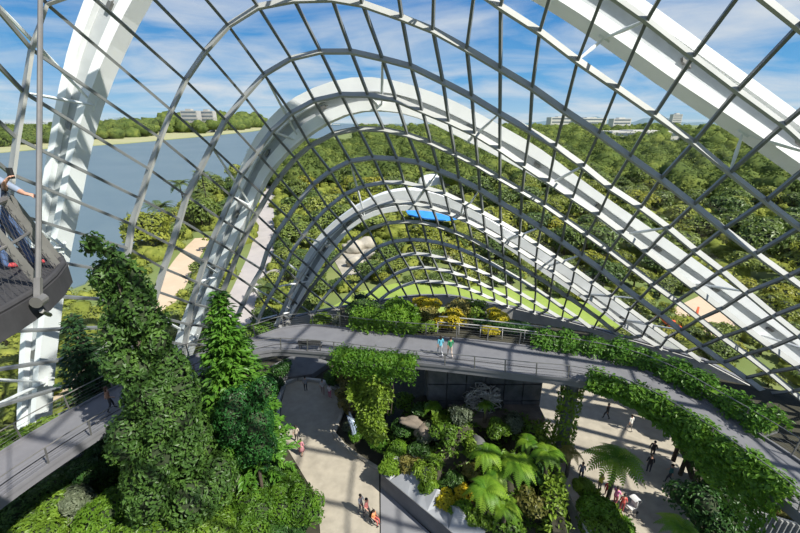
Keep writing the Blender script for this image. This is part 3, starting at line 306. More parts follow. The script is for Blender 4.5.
# ------------------------------------------------------------------ foliage
def lump_points(lumps, n, g, low=-.35):
    """points and normals on the outside of a union of ellipsoids"""
    C = np.array([l[0] for l in lumps], float); R = np.array([l[1] if hasattr(l[1], '__len__') else (l[1],)*3 for l in lumps], float)
    w = (R[:, 0]*R[:, 2])**.9; w /= w.sum()
    P = []; N = []; tot = 0
    while tot < n:
        k = g.choice(len(C), n, p=w); d = g.normal(0, 1, (n, 3)); d /= np.linalg.norm(d, axis=1)[:, None]
        keep = d[:, 2] > low; k = k[keep]; d = d[keep]
        p = C[k]+d*R[k]*g.uniform(.82, 1.06, len(k))[:, None]
        ins = np.zeros(len(p), bool)
        for i in range(len(C)):
            q = (p-C[i])/R[i]; ins |= ((q*q).sum(1) < .62)
        p = p[~ins]; d = d[~ins]
        nn = d/R[k[~ins]]; nn /= np.linalg.norm(nn, axis=1)[:, None]
        P.append(p); N.append(nn); tot += len(p)
        if len(p) == 0: break
    return np.concatenate(P)[:n], np.concatenate(N)[:n]

def crown_mb(lumps, n, size, asp=.5, seed=1, core=.8, up=.3, droop=.3, low=-.4, sub=2):
    g = np.random.default_rng(seed); mb = MB()
    for i, (c, r) in enumerate(lumps):
        rr = np.array(r if hasattr(r, '__len__') else (r, r, r))*core
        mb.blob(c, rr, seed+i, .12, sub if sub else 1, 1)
    P, N = lump_points(lumps, n, g, low)
    mb.leaves(P, N, size, asp, 1.0, up, droop, g)
    return mb

def lumps_round(r, h0, h1, n, seed, lr=.45):
    g = np.random.default_rng(seed); out = []
    zc = (h0+h1)/2; hz = (h1-h0)/2
    for i in range(n):
        d = g.normal(0, 1, 3); d /= np.linalg.norm(d)
        k = g.uniform(.35, .72)
        q = lr*g.uniform(.75, 1.2)
        out.append(((d[0]*r*k, d[1]*r*k, zc+d[2]*hz*k), (r*q, r*q, min(hz, r)*q)))
    out.append(((0, 0, zc), (r*.6, r*.6, hz*.7)))
    return out

def plant(name, label, cat, loc, lumps, n, size, m, seed=1, trunk=None, group=None, crown='foliage', asp=.5, up=.3, droop=.3, low=-.4, core=.66):
    t = thing(name, label, cat, loc, group)
    mb = crown_mb(lumps, n, size, asp, seed, core, up, droop, low)
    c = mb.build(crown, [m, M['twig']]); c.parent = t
    if trunk:
        tb = MB()
        for pts, rad in trunk: tb.tube(pts, rad, 7)
        k = tb.build('trunk' if cat in ('tree', 'palm') else 'stem', M['bark'], None, True); k.parent = t
    return t

def frond_mb(L, w, arch=.5, n=14, seed=0, leaflet=.22):
    """one pinnate frond leaving the origin along +x, arching over"""
    g = np.random.default_rng(seed); mb = MB(); rach = []
    for i in range(n+1):
        s = i/n; x = L*(s-.12*s*s); z = L*(arch*s-(arch+.35)*s*s)
        rach.append(Vector((x, 0, z)))
    mb.tube(rach, [.025*(1-.8*i/n)+.004 for i in range(n+1)], 4)
    for i in range(1, n+1):
        s = i/n; wd = w*math.sin(PI*min(1, .12+.88*s)**.8)*(1 if s < .95 else .6)+.04
        t = (rach[i]-rach[i-1]).normalized()
        for sg in (-1, 1):
            d = Vector((t.x*.45, sg, t.z*.45-.18)).normalized()
            b = rach[i]; c = b+d*wd*g.uniform(.85, 1.1); hw = t*(L/n*.42)
            mb.add([b-hw*.8, b+d*wd*.5-hw-Vector((0,0,-.02)), c, b+d*wd*.5+hw, b+hw*.8], [(0,1,2,3,4) if sg > 0 else (4,3,2,1,0)])
    return mb

def tree_fern(name, label, loc, h, L, nf, m, seed=0, group=None, cat='fern'):
    t = thing(name, label, cat, loc, group); g = random.Random(seed)
    tb = MB(); tb.tube([(0,0,-.3), (.05,0,h*.5), (0,0,h)], [.16, .13, .15], 8)
    k = tb.build('trunk', M['bark'], None, True); k.parent = t
    protos = []
    for i in range(nf):
        a = 2*PI*i/nf+g.uniform(-.15, .15); up = g.choice([0, 0, 1])
        key = up
        if len(protos) < 2:
            fr = frond_mb(L, L*.26, .42 if len(protos) == 0 else .7, 14, seed+i).build('frond', m); protos.append(fr)
        else:
            fr = protos[up].copy(); COL.objects.link(fr)
        fr.parent = t; fr.location = (0, 0, h); fr.rotation_euler = (g.uniform(-.15, .15), g.uniform(-.12, .12), a)
        q = g.uniform(.85, 1.1); fr.scale = (q, q, q)
    return t

# ================================================================== camera, sky, sun
cam = bpy.data.cameras.new('camera'); co = bpy.data.objects.new('camera', cam); COL.objects.link(co)
co.location = (0, 0, EYE); co.rotation_euler = (PI/2-PITCH, 0, 0)
cam.lens = 18; cam.sensor_width = 36; cam.clip_end = 20000; SC.camera = co
SC.view_settings.view_transform = 'Standard'; SC.view_settings.look = 'None'
SC.view_settings.exposure = 0.42; SC.view_settings.gamma = 1.0; SC.view_settings.use_curve_mapping = False
SC.cycles.use_denoising = True
SC.cycles.transparent_max_bounces = 24
SC.cycles.max_bounces = 6; SC.cycles.diffuse_bounces = 3; SC.cycles.sample_clamp_indirect = 4

SUN_AZ, SUN_EL = math.radians(149), math.radians(47)     # direction the light travels in plan, measured from +x
sd = Vector((math.cos(SUN_AZ)*math.cos(SUN_EL), math.sin(SUN_AZ)*math.cos(SUN_EL), -math.sin(SUN_EL)))
sl = bpy.data.lights.new('sun', 'SUN'); sl.energy = 6.3; sl.angle = math.radians(.6); sl.color = (1, .95, .86)
so = bpy.data.objects.new('sun', sl); COL.objects.link(so); so.rotation_euler = sd.to_track_quat('-Z', 'Y').to_euler(); so.location = (-30, -40, 80)

w = bpy.data.worlds.new('sky'); SC.world = w; w.use_nodes = True
nt = w.node_tree; nt.nodes.clear()
out = _n(nt, 'ShaderNodeOutputWorld'); bg = _n(nt, 'ShaderNodeBackground'); bg.inputs[1].default_value = .68
tc = _n(nt, 'ShaderNodeTexCoord'); sx = _n(nt, 'ShaderNodeSeparateXYZ'); nt.links.new(tc.outputs['Generated'], sx.inputs[0])
gr = _n(nt, 'ShaderNodeValToRGB'); e = gr.color_ramp.elements
for _ in range(3): e.new(.5)
for i, (p, c) in enumerate([(0, (.50, .70, .84)), (.02, (.42, .67, .90)), (.09, (.16, .47, .86)), (.26, (.035, .25, .68)), (.8, (.015, .14, .48))]):
    e[i].position = p; e[i].color = (*c, 1)
nt.links.new(sx.outputs['Z'], gr.inputs[0])
# cloud layer: project direction on a plane overhead
mz = _n(nt, 'ShaderNodeMath', operation='ADD'); mz.inputs[1].default_value = .12; nt.links.new(sx.outputs['Z'], mz.inputs[0])
dx = _n(nt, 'ShaderNodeMath', operation='DIVIDE'); dy = _n(nt, 'ShaderNodeMath', operation='DIVIDE')
nt.links.new(sx.outputs['X'], dx.inputs[0]); nt.links.new(mz.outputs[0], dx.inputs[1])
nt.links.new(sx.outputs['Y'], dy.inputs[0]); nt.links.new(mz.outputs[0], dy.inputs[1])
cx = _n(nt, 'ShaderNodeCombineXYZ'); nt.links.new(dx.outputs[0], cx.inputs[0]); nt.links.new(dy.outputs[0], cx.inputs[1])
mp = _n(nt, 'ShaderNodeMapping'); mp.inputs['Scale'].default_value = (.75, .95, 1); mp.inputs['Rotation'].default_value = (0, 0, .5); mp.inputs['Location'].default_value = (1.7, .4, 0)
nt.links.new(cx.outputs[0], mp.inputs[0])
nz = _n(nt, 'ShaderNodeTexNoise'); nz.inputs['Scale'].default_value = .9; nz.inputs['Detail'].default_value = 9; nz.inputs['Roughness'].default_value = .55; nz.inputs['Distortion'].default_value = .5
nt.links.new(mp.outputs[0], nz.inputs['Vector'])
cr = _n(nt, 'ShaderNodeValToRGB'); cr.color_ramp.elements[0].position = .40; cr.color_ramp.elements[1].position = .68
cr.color_ramp.elements[0].color = (0,0,0,1); cr.color_ramp.elements[1].color = (.85,.85,.85,1)
nt.links.new(nz.outputs['Fac'], cr.inputs[0])
mx = _n(nt, 'ShaderNodeMix', data_type='RGBA'); nt.links.new(cr.outputs[0], mx.inputs[0])
nt.links.new(gr.outputs[0], mx.inputs[6]); mx.inputs[7].default_value = (.86, .89, .93, 1)
nt.links.new(mx.outputs[2], bg.inputs[0]); nt.links.new(bg.outputs[0], out.inputs[0])

# ================================================================== the glass dome: lattice, panes, arches
RIBS = []
for j0, pts in LAT: RIBS.append({j0+i: Vector(p) for i, p in enumerate(pts)})
def normal(k, j):
    R = RIBS[k]
    a = R.get(j+1, R[j])-R.get(j-1, R[j])
    lo, hi = RIBS[max(k-1, 0)], RIBS[min(k+1, len(RIBS)-1)]
    b = hi.get(j, R[j])-lo.get(j, R[j])
    n = a.cross(b)
    if n.length < 1e-4: n = R[j]-Vector((3, 20, 0))
    n.normalize()
    if n.dot(R[j]-Vector((4, 20, 2))) < 0: n = -n
    return n
dome = thing('dome_lattice', 'grey steel lattice of curved ribs and long purlins carrying the dome glass', 'lattice', (3, 25, 0))
for k, R in enumerate(RIBS):
    js = sorted(R); mb = MB()
    pts = [R[j] for j in js]; ups = [normal(k, j) for j in js]
    big = .20 if k < 13 else .16
    mb.sweep(pts, ups, big*.8, .54 if k < 13 else .46, off=(0, -.08))
    mb.build('rib', M['rib'], dome)
allj = sorted({j for R in RIBS for j in R})
for j in allj:
    run = []
    runs = []
    for k, R in enumerate(RIBS):
        if j in R: run.append(k)
        elif run: runs.append(run); run = []
    if run: runs.append(run)
    for run in runs:
        if len(run) < 2: continue
        mb = MB(); pts = [RIBS[k][j] for k in run]; ups = [normal(k, j) for k in run]
        wd = .17
        mb.sweep(pts, ups, wd, .30, off=(0, -.02))
        mb.build('purlin', M['lat'], dome)
# panes
gb = MB()
for k in range(len(RIBS)-1):
    A, B = RIBS[k], RIBS[k+1]
    for j in sorted(A):
        if j in B and j+1 in A and j+1 in B:
            q = [(A[j], normal(k, j)), (A[j+1], normal(k, j+1)), (B[j+1], normal(k+1, j+1)), (B[j], normal(k+1, j))]
            gb.add([p+n*.16 for p, n in q], [(0, 1, 2, 3)])
    for end in (0, 1):          # closing triangles along the base
        ja = (max if end else min)(A); jb = (max if end else min)(B)
        s = 1 if end else -1
        j = jb
        while j != ja and (ja-j)*s > 0:
            if j in A and j+s in A:
                p = [A[j]+normal(k, j)*.16, A[j+s]+normal(k, j+s)*.16, B[jb]+normal(k+1, jb)*.16]
                gb.add(p, [(0, 1, 2)])
            j += s
gb.build('window_1', M['glass'], kind='structure')
# base curb the lattice stands on
left = [RIBS[k][min(RIBS[k])] for k in range(len(RIBS))]; right = [RIBS[k][max(RIBS[k])] for k in range(len(RIBS))]
loop = left[:-1]+[RIBS[-1][j] for j in sorted(RIBS[-1])]+right[:-1][::-1]
cb = MB(); cb.sweep([p+Vector((0,0,-.55)) for p in loop], (0,0,1), .9, 1.5)
cb.build('trim_1', M['concrete'], kind='structure')
gt = MB(); gt.sweep([p+Vector((0,0,.22)) for p in loop], (0,0,1), .5, .28)
gt.build('trim_2', M['deck'], kind='structure')

def arch(key, label, W, strut_rib):
    a = ARCH[key]; n = Vector(a['n']); O = [Vector(p) for p in a['o']]; I = [Vector(p) for p in a['i']]
    root = thing('steel_arch', label, 'arch', (O[0].x, O[0].y, 0), 'white steel arches outside the glass' if False else None)
    def band(s0, s1, w):
        mb = MB(); m = len(O); vs = []
        for p, q in zip(O, I):
            a_, b_ = p.lerp(q, s0), p.lerp(q, s1)
            vs += [a_-n*w/2, a_+n*w/2, b_+n*w/2, b_-n*w/2]
        fs = [(0,1,2,3)]
        for i in range(m-1):
            for k in range(4): fs.append((i*4+k, i*4+4+k, i*4+4+(k+1) % 4, i*4+(k+1) % 4))
        fs.append(tuple((m-1)*4+k for k in (3,2,1,0)))
        mb.add(vs, fs); return mb
    s1, s2 = {'1': (.26, .74), '2': (.42, .70), '3': (.5, .74)}[key]
    band(0, s1, W).build('outer_flange', M['arch'], root)
    band(s1, s2, W*.35).build('web', M['arch_web'], root)
    band(s2, 1, W).build('inner_flange', M['arch'], root)
    m = len(O)
    # lamps and brackets fixed in the recess
    for i in range(6, m-6, 4):
        c = O[i].lerp(I[i], (s1+s2)/2)-n*W*.25; t = (O[i+1]-O[i-1]).normalized(); r = (I[i]-O[i]).normalized()
        lb = MB(); lb.obox(c, t*.28, n*.12, r*.14); lb.bar(c+t*.3, c+t*.55+n*.2, .06, .06)
        lb.build('bracket_lamp', M['steel'], root)
    # V struts down to the lattice
    R = RIBS[strut_rib]; js = sorted(R)
    for i in range(5, m-4, 5):
        p = I[i]
        j = min(js, key=lambda q: (R[q]-p).length)
        if p.z < 1.5: continue
        sb = MB()
        for k2, dj in ((strut_rib, 0), (max(strut_rib-1, 0), 1)):
            q = RIBS[k2].get(j+dj)
            if q is None: continue
            pts = [p.lerp(q, s) for s in (0, .12, .5, .88, 1)]
            sb.tube(pts, [.05, .08, .12, .08, .05], 6)
        q = R[j]; t = (I[i+1]-I[i-1]).normalized()
        if sb.v:
            so_ = sb.build('strut', M['white'], root)
            ep = MB(); ep.bar(p-t*.35, p+t*.35, .2, .14); ep.build('end_plate', M['white'], so_)
    return root
arch('1', 'largest, nearest white steel arch, rising at the left edge and crossing the upper right corner', 1.3, 7)
arch('2', 'middle white steel arch peaking against the horizon between the other two', 1.3, 10)
arch('3', 'smallest and farthest white steel arch curving over the gardens behind the bridge', 1.1, 13)

# ================================================================== ground inside
inner = [(p.x, p.y) for p in loop if True]
fb = MB(); fb.poly(inner, -1.0, 0.0); struct('floor', fb, M['soil'])
def px(*pts, z=0.0): return [tuple(at(x, y, z))[:2] for x, y in pts]
pz = MB()
pz.poly(px((286,386),(296,381),(318,383),(343,392),(347,400),(338,424),(334,434),(344,446),(360,458),(379,470),(380,560),(322,560),(318,500),(300,470),(288,450),(281,425),(281,405)), -.1, .06)
tag(pz.build('plaza_paving', M['plaza']), 'beige stone paving of the small plaza left of the planted mound', 'paving', kind='structure')
p2 = MB()
p2.poly(px((505,377),(560,374),(640,398),(690,425),(700,448),(692,480),(690,560),(552,560),(560,500),(556,455),(535,420),(505,400)), -.1, .06)
tag(p2.build('plaza_paving', M['plaza']), 'shaded stone paving of the plaza at the lower right', 'paving', kind='structure')
rb = MB(); rb.poly(px((380.5,470),(382,489),(445,548),(445,570),(381,570)), -.05, .09)
tag(rb.build('ramp', M['ramp']), 'smooth grey ramp beside the beige plaza', 'ramp', kind='structure')
# curb round the beige plaza
kb = MB(); kb.sweep([at(*q, .08) for q in ((347,399),(338,424),(334,434),(344,446),(360,458),(379,470))], (0,0,1), .28, .3)
tag(kb.build('kerb', M['palerock']), 'low pale stone kerb along the right side of the beige plaza', 'kerb')
kb = MB(); kb.sweep([at(*q, .1) for q in ((345,393),(322,382),(298,379),(285,384),(279,400),(278,425),(284,445))], (0,0,1), .3, .5)
tag(kb.build('kerb', M['concrete']), 'curved grey kerb wall round the far left end of the beige plaza', 'kerb')

# dark retaining wall of the ramp with the faceted stone coping
W0, W1 = at(381,489), at(470,566)
dw = MB(); nrm = (W1-W0).normalized(); sdv = Vector((-nrm.y, nrm.x, 0))
if sdv.y < 0: sdv = -sdv
H = 1.45
dw.obox((W0+W1)/2+Vector((0,0,H/2))+sdv*.15, (W1-W0)/2, sdv*.15, (0,0,H/2))
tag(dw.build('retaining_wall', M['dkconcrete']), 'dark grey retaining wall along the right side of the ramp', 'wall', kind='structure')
fc = MB(); n = 9; L = (W1-W0).length; g = random.Random(5)
A = []; B = []; Cc = []
for i in range(n+1):
    p = W0+nrm*(L*i/n)
    A.append(p+sdv*.05+Vector((0,0,H)))
    B.append(p+sdv*(1.15+g.uniform(-.3, .3))+nrm*g.uniform(-.3, .3)+Vector((0,0,H+.5+g.uniform(-.3, .35))))
    Cc.append(p+sdv*(2.0+g.uniform(-.2, .2))+Vector((0,0,H+.2)))
vs = A+B+Cc+[p-Vector((0,0,H)) for p in Cc]+[p-Vector((0,0,H)) for p in A]; m = n+1
for i in range(n):
    if i % 2: fs = [(i,i+1,m+i+1),(i,m+i+1,m+i)]
    else: fs = [(i,i+1,m+i),(i+1,m+i+1,m+i)]
    fs += [(m+i,m+i+1,2*m+i+1),(m+i,2*m+i+1,2*m+i),(2*m+i,2*m+i+1,3*m+i+1,3*m+i),(4*m+i,4*m+i+1,i+1,i)]
    fc.add(vs, fs)
fc.add([A[0],B[0],Cc[0],Cc[0]-Vector((0,0,H)),A[0]-Vector((0,0,H))], [(0,1,2,3,4)])
tag(fc.build('stone_coping', M['facet']), 'faceted pale grey stone coping between the dark wall and the planted mound', 'coping')

# planted rock mound in the centre
mb = MB(); nx, ny = 34, 30; g = np.random.default_rng(3)
ctr = Vector((6.3, 24.3, 0))
grid = [[None]*(nx+1) for _ in range(ny+1)]; vs = []
for j in range(ny+1):
    for i in range(nx+1):
        x = -3.5+16*i/nx; y = 16.5+12.5*j/ny
        d = max(0, 1-(abs((x-5.6)/6.8)**3+abs((y-23.5)/6.2)**3))
        e0 = (Vector((x, y, 0))-W0).dot(sdv)
        z = 3.1*d**.6*(.7+.5*math.sin(x*1.1)*math.cos(y*.9))+g.uniform(-.25, .25)*min(1, d*4)
        z += 1.6*max(0, min(1, (y-24.5)/3))*d**.4
        if e0 < 2.2: z = min(z, -.2 if e0 < .9 else 1.4)
        if d <= 0: z = -.3
        vs.append((x, y, z))
fs = [(j*(nx+1)+i, j*(nx+1)+i+1, (j+1)*(nx+1)+i+1, (j+1)*(nx+1)+i) for j in range(ny) for i in range(nx)]
mb.add(vs, fs); MOUND = np.array(vs)
tag(mb.build('rock_mound', M['soil'], None, True), 'rocky planted mound of dark earth below the bridge', 'mound', kind='structure')
def ground_z(x, y):
    d = (MOUND[:, 0]-x)**2+(MOUND[:, 1]-y)**2; i = d.argmin()
    return max(0.0, MOUND[i, 2]) if d[i] < .6 else 0.0

# dark stone block carrying the bridge behind the mound
sb = MB(); sb.box((2.2, 27.4, -.2), (11.6, 30.2, 8.2))
for i in range(6):
    for j in range(5):
        x = 2.3+i*1.55; z = .3+j*1.6
        sb.box((x, 27.3-.06*((i*7+j*3) % 4)/3-.05, z), (x+1.47, 27.42, z+1.5))
struct('wall_far', sb, M['dkrock'])
lg = MB(); lg.box((4.0, 25.5, 2.2), (11.4, 27.15, 3.15)); lg.box((3.4, 26.0, .5), (8.6, 27.15, 2.2))
tag(lg.build('stone_ledge', M['rock']), 'grey stone ledge at the foot of the dark wall under the bridge', 'ledge')
# driftwood
dr = MB(); g = random.Random(9); c = Vector((6.6, 26.45, 4.3))
for i in range(34):
    a = g.uniform(0, 2*PI); pts = []
    for s in range(9):
        t = a+s*g.uniform(.35, .5); q = .65+.35*math.sin(s*1.3+i)
        pts.append(c+Vector((1.55*q*math.cos(t), .5*q*math.sin(t*1.3+i), 1.05*q*math.sin(t)+.25*math.sin(i*2.1+s))))
    dr.tube(pts, [.07*(1-.07*s) for s in range(9)], 5)
tag(dr.build('driftwood_sculpture', M['wood'], None, True, loc=c-Vector((0,0,1.2))), 'tangled pale grey driftwood sculpture on the ledge below the bridge', 'sculpture')

# ================================================================== ring bridge
FAR = [(-20.6,6),(-20.9,10),(-20.9,13),(-20.5,16),(-19.6,18.6),(-17.8,22.1),(-15,25.1),(-11.4,27.8),(-9.6,29.3),(-7.7,29.8),(-5.8,29.6),(-3.7,29.0),(0,28.2),(4.7,27.5),(9.8,26.4),(13.4,25.4),(16.2,23.9),(17.7,22.0),(18.6,19.8),(19.4,17.6),(20,15.4),(20.3,12),(20,8)]
NEAR = [(-17.6,6),(-18.1,9),(-18.3,11.5),(-18.0,13.4),(-17.3,15.6),(-15.8,19),(-13.5,22.6),(-10.8,25.4),(-9.4,25.9),(-7.6,25.8),(-5.5,25.5),(-3,25),(-.4,24.5),(4.0,23.7),(8.4,22.8),(11.6,22.2),(13.7,21.1),(15.1,19.6),(16,17.6),(16.7,15.6),(17.2,13.6),(17.4,11),(17.2,8)]
def spline(p, n):
    p = np.array([q for i, q in enumerate(p) if i == 0 or (Vector(q)-Vector(p[i-1])).length > 1e-4], float); t = np.r_[0, np.cumsum(np.linalg.norm(np.diff(p, axis=0), axis=1))]; m = np.gradient(p, t, axis=0); out = []
    for x in np.linspace(0, t[-1], n):
        k = min(np.searchsorted(t, x, side='right')-1, len(p)-2); h = t[k+1]-t[k]; s = (x-t[k])/h
        out.append((2*s**3-3*s**2+1)*p[k]+(s**3-2*s**2+s)*h*m[k]+(-2*s**3+3*s**2)*p[k+1]+(s**3-s**2)*h*m[k+1])
    return np.array(out)
NB = 91
bf, bn = spline(FAR, NB), spline(NEAR, NB); ZB = 9.0
bridge = thing('ring_bridge', 'grey curved elevated walkway sweeping across the whole garden with thin steel railings', 'walkway', (0, 27, 0))
db = MB(); vs = []
for a, b in zip(bf, bn): vs += [(a[0],a[1],ZB),(b[0],b[1],ZB),(b[0],b[1],ZB-.45),(a[0],a[1],ZB-.45)]
fs = [(0,1,2,3)]+[(i*4+k, i*4+(k+1) % 4, i*4+4+(k+1) % 4, i*4+4+k) for i in range(NB-1) for k in range(4)]+[tuple((NB-1)*4+k for k in (3,2,1,0))]
db.add(vs, fs); db.build('deck', M['deck'], bridge)
for nm, P, s in (('far', bf, 1), ('near', bn, -1)):
    e = MB(); e.sweep([Vector((*p, ZB+.03)) for p in P], (0,0,1), .12, .22); e.build('edge_strip', M['deck'], bridge)
    c0 = Vector((0, 18, 0))
    def outp(p, d, z):
        v = Vector((p[0], p[1], 0)); r = (v-c0).normalized()*d*s; return Vector((v.x+r.x, v.y+r.y, z))
    h = MB(); h.tube([outp(p, .12, ZB+1.12) for p in P], .032, 6); h.build('handrail', M['steel'], bridge)
    wr = MB()
    for z in (.25, .45, .65, .85): wr.tube([outp(p, .06, ZB+z) for p in P[::2]], .009, 4)
    wr.build('railing_wire', M['steel'], bridge)
    for i in range(2, NB, 3):
        q = MB(); p = P[i]; q.bar(outp(p, 0, ZB-.1), outp(p, .12, ZB+1.12), .05, .07, (1,0,0)); q.build('railing_post', M['steel'], bridge)
ub = MB()
mid = (bf+bn)/2
ub.sweep([Vector((*p, ZB-.75)) for p in mid], (0,0,1), 1.4, .6); ub.build('box_girder', M['dkconcrete'], bridge)
dl = MB(); dl.sweep([Vector((*(p*.72+q*.28), ZB+.006)) for p, q in zip(bn, bf)], (0,0,1), .09, .012); dl.build('drain_strip', M['dark_steel'], bridge)

# bench on the bridge
def bench(label, c, ang):
    t = thing('bench', label, 'bench', c); R = Matrix.Rotation(ang, 3, 'Z')
    def bx(name, lo, hi, m):
        q = MB(); q.box(lo, hi); q.v = [tuple(R@Vector(v)) for v in q.v]; o = q.build(name, m); o.parent = t
    for k in range(3): bx('seat_slat', (-.85, -.25+k*.17, .42), (.85, -.12+k*.17, .46), M['steel'])
    bx('backrest', (-.85, .28, .55), (.85, .33, .9), M['dark_steel'])
    for s in (-.75, .75):
        bx('leg', (s-.03, -.25, 0), (s+.03, -.19, .42), M['dark_steel']); bx('leg', (s-.03, .25, 0), (s+.03, .31, .9), M['dark_steel'])
bench('dark slatted bench standing on the bridge beside its near railing', at(311, 349, ZB), PI+.0)

# column with climbing plants, right
t = thing('planted_column', 'tall plant-clad column standing under the bridge left of the shaded plaza', 'column', (11.9, 23.2, 0))
q = MB(); q.tube([(11.9,23.2,-.1),(11.9,23.2,8.3)], .45, 12); q.build('post', M['dkconcrete'], t)
g = np.random.default_rng(21); n = 1500; an = g.uniform(0, 2*PI, n); z = g.uniform(.1, 8.0, n)
Nn = np.stack([np.cos(an), np.sin(an), np.zeros(n)], 1); P = np.array([11.9,23.2,0])+Nn*(.5+.25*g.random(n))[:, None]; P[:, 2] = z
q = MB(); q.leaves(P, Nn, .28, .5, 1, .5, .5, g); q.build('climbing_foliage', M['l_mid'], t)
# other supports under the bridge (mostly hidden)
for (x, y), lb in (((-12.6,25.4),'grey round pier under the bridge behind the tall conifer'),((-19.2,12.5),'grey round pier under the left end of the bridge')):
    q = MB(); q.tube([(x,y,-.1),(x,y,8.3)], .4, 12); tag(q.build('pier', M['concrete'], None, True, loc=(x,y,0)), lb, 'pier')

# right parapet wall with brown and grey top
pw = MB(); C = [at(561,464,1.7), at(572,488,1.7), at(586,515,1.7), at(600,545,1.7)]
pw.sweep([c-Vector((0,0,.95)) for c in C], (0,0,1), .95, 1.9)
tag(pw.build('parapet', M['concrete']), 'thick low concrete wall running down to the bottom edge beside the right plaza', 'wall', kind='structure')
q = MB(); q.sweep([c+Vector((0,0,.06)) for c in C[:3]], (0,0,1), .9, .1)
tag(q.build('stone_capping', mat('brown_stone', (.30,.2,.14), (.36,.33,.3), 1.5, .8)), 'brown stone capping on top of the low concrete wall', 'capping')
# dark facade under the right part of the bridge
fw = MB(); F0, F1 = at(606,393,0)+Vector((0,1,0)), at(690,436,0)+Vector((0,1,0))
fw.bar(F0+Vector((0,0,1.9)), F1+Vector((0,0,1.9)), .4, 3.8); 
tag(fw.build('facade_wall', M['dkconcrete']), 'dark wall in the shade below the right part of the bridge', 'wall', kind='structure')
t_ = (F1-F0); nn = Vector((-t_.y, t_.x, 0)).normalized()
if nn.dot(-F0) < 0: nn = -nn
for i, lb in enumerate(('large grey triangular panel on the dark wall under the bridge', 'smaller grey triangular panel right of the large one on the dark wall')):
    q = MB(); b = F0+t_*(.25+.4*i)+nn*.22; u = t_.normalized()
    P3 = [b+Vector((0,0,.4)), b+u*4.2+Vector((0,0,.4)), b+u*2.8+Vector((0,0,3.2-.6*i))]
    q.add(P3+[p+nn*.12 for p in P3], [(0,1,2),(5,4,3),(0,3,4,1),(1,4,5,2),(2,5,3,0)])
    tag(q.build('triangular_panel', M['concrete']), lb, 'panel')
q = MB(); a = at(669,427,0); q.tube([a, a+Vector((1.2,-.5,3.4))], .09, 8); q.tube([a+Vector((1.0,-.2,2.8)), a+Vector((.4,.1,3.3))], .06, 6)
tag(q.build('slanted_strut', M['white']), 'slanted white steel strut beside the tree ferns under the hedge', 'strut')
# slatted pergola lower right
t = thing('slatted_screen', 'pale louvred screen of upright slats at the lower right corner', 'screen', at(760,515,1.5))
a, b = at(728,503,2.2), at(812,528,2.2)
q = MB(); q.bar(a, b, .12, .12); q.bar(a-Vector((0,0,1.5)), b-Vector((0,0,1.5)), .12, .12); q.build('frame', M['concrete'], t)
for i in range(15):
    p = a.lerp(b, (i+.5)/15); q = MB(); q.bar(p-Vector((0,0,1.55)), p+Vector((0,-.05,.02)), .10, .3, (0,1,0)); q.build('slat', M['concrete'], t)

# grey-blue fin sculpture and white bar at the plaza edge
q = MB(); c = at(355,438,0)
pts = [c+Vector((-.5+.5*math.sin(s*1.6), .9-s*1.5, .25+1.3*math.sin(s*PI)**.7+.2)) for s in [i/12 for i in range(13)]]
vs = []; fs = []
for i, p in enumerate(pts):
    wv = .75*math.sin(PI*(i+.6)/13.2)+.06
    vs += [p+Vector((-wv*.6, 0, wv*.55)), p+Vector((wv*.5, 0, -wv*.2)), p+Vector((wv*.5, .06, -wv*.2-.05)), p+Vector((-wv*.6, .06, wv*.55-.05))]
for i in range(12):
    for k in range(4): fs.append((i*4+k, i*4+(k+1) % 4, i*4+4+(k+1) % 4, i*4+4+k))
fs += [(3,2,1,0), (48,49,50,51)]
q.add(vs, fs)
tag(q.build('fin_sculpture', mat('blue_grey', (.30,.38,.5), (.42,.5,.6), 1, .35, .2), None, True), 'curved blue-grey fin sculpture among plants at the right edge of the beige plaza', 'sculpture')
q = MB(); q.bar(at(349,412,.5), at(357,430,.5), .16, .16); q.bar(at(349,412,.0), at(349,412,.5), .1, .1); q.bar(at(357,430,0), at(357,430,.5), .1, .1)
tag(q.build('white_rail', M['white']), 'short white bar beside the blue-grey fin sculpture', 'rail')

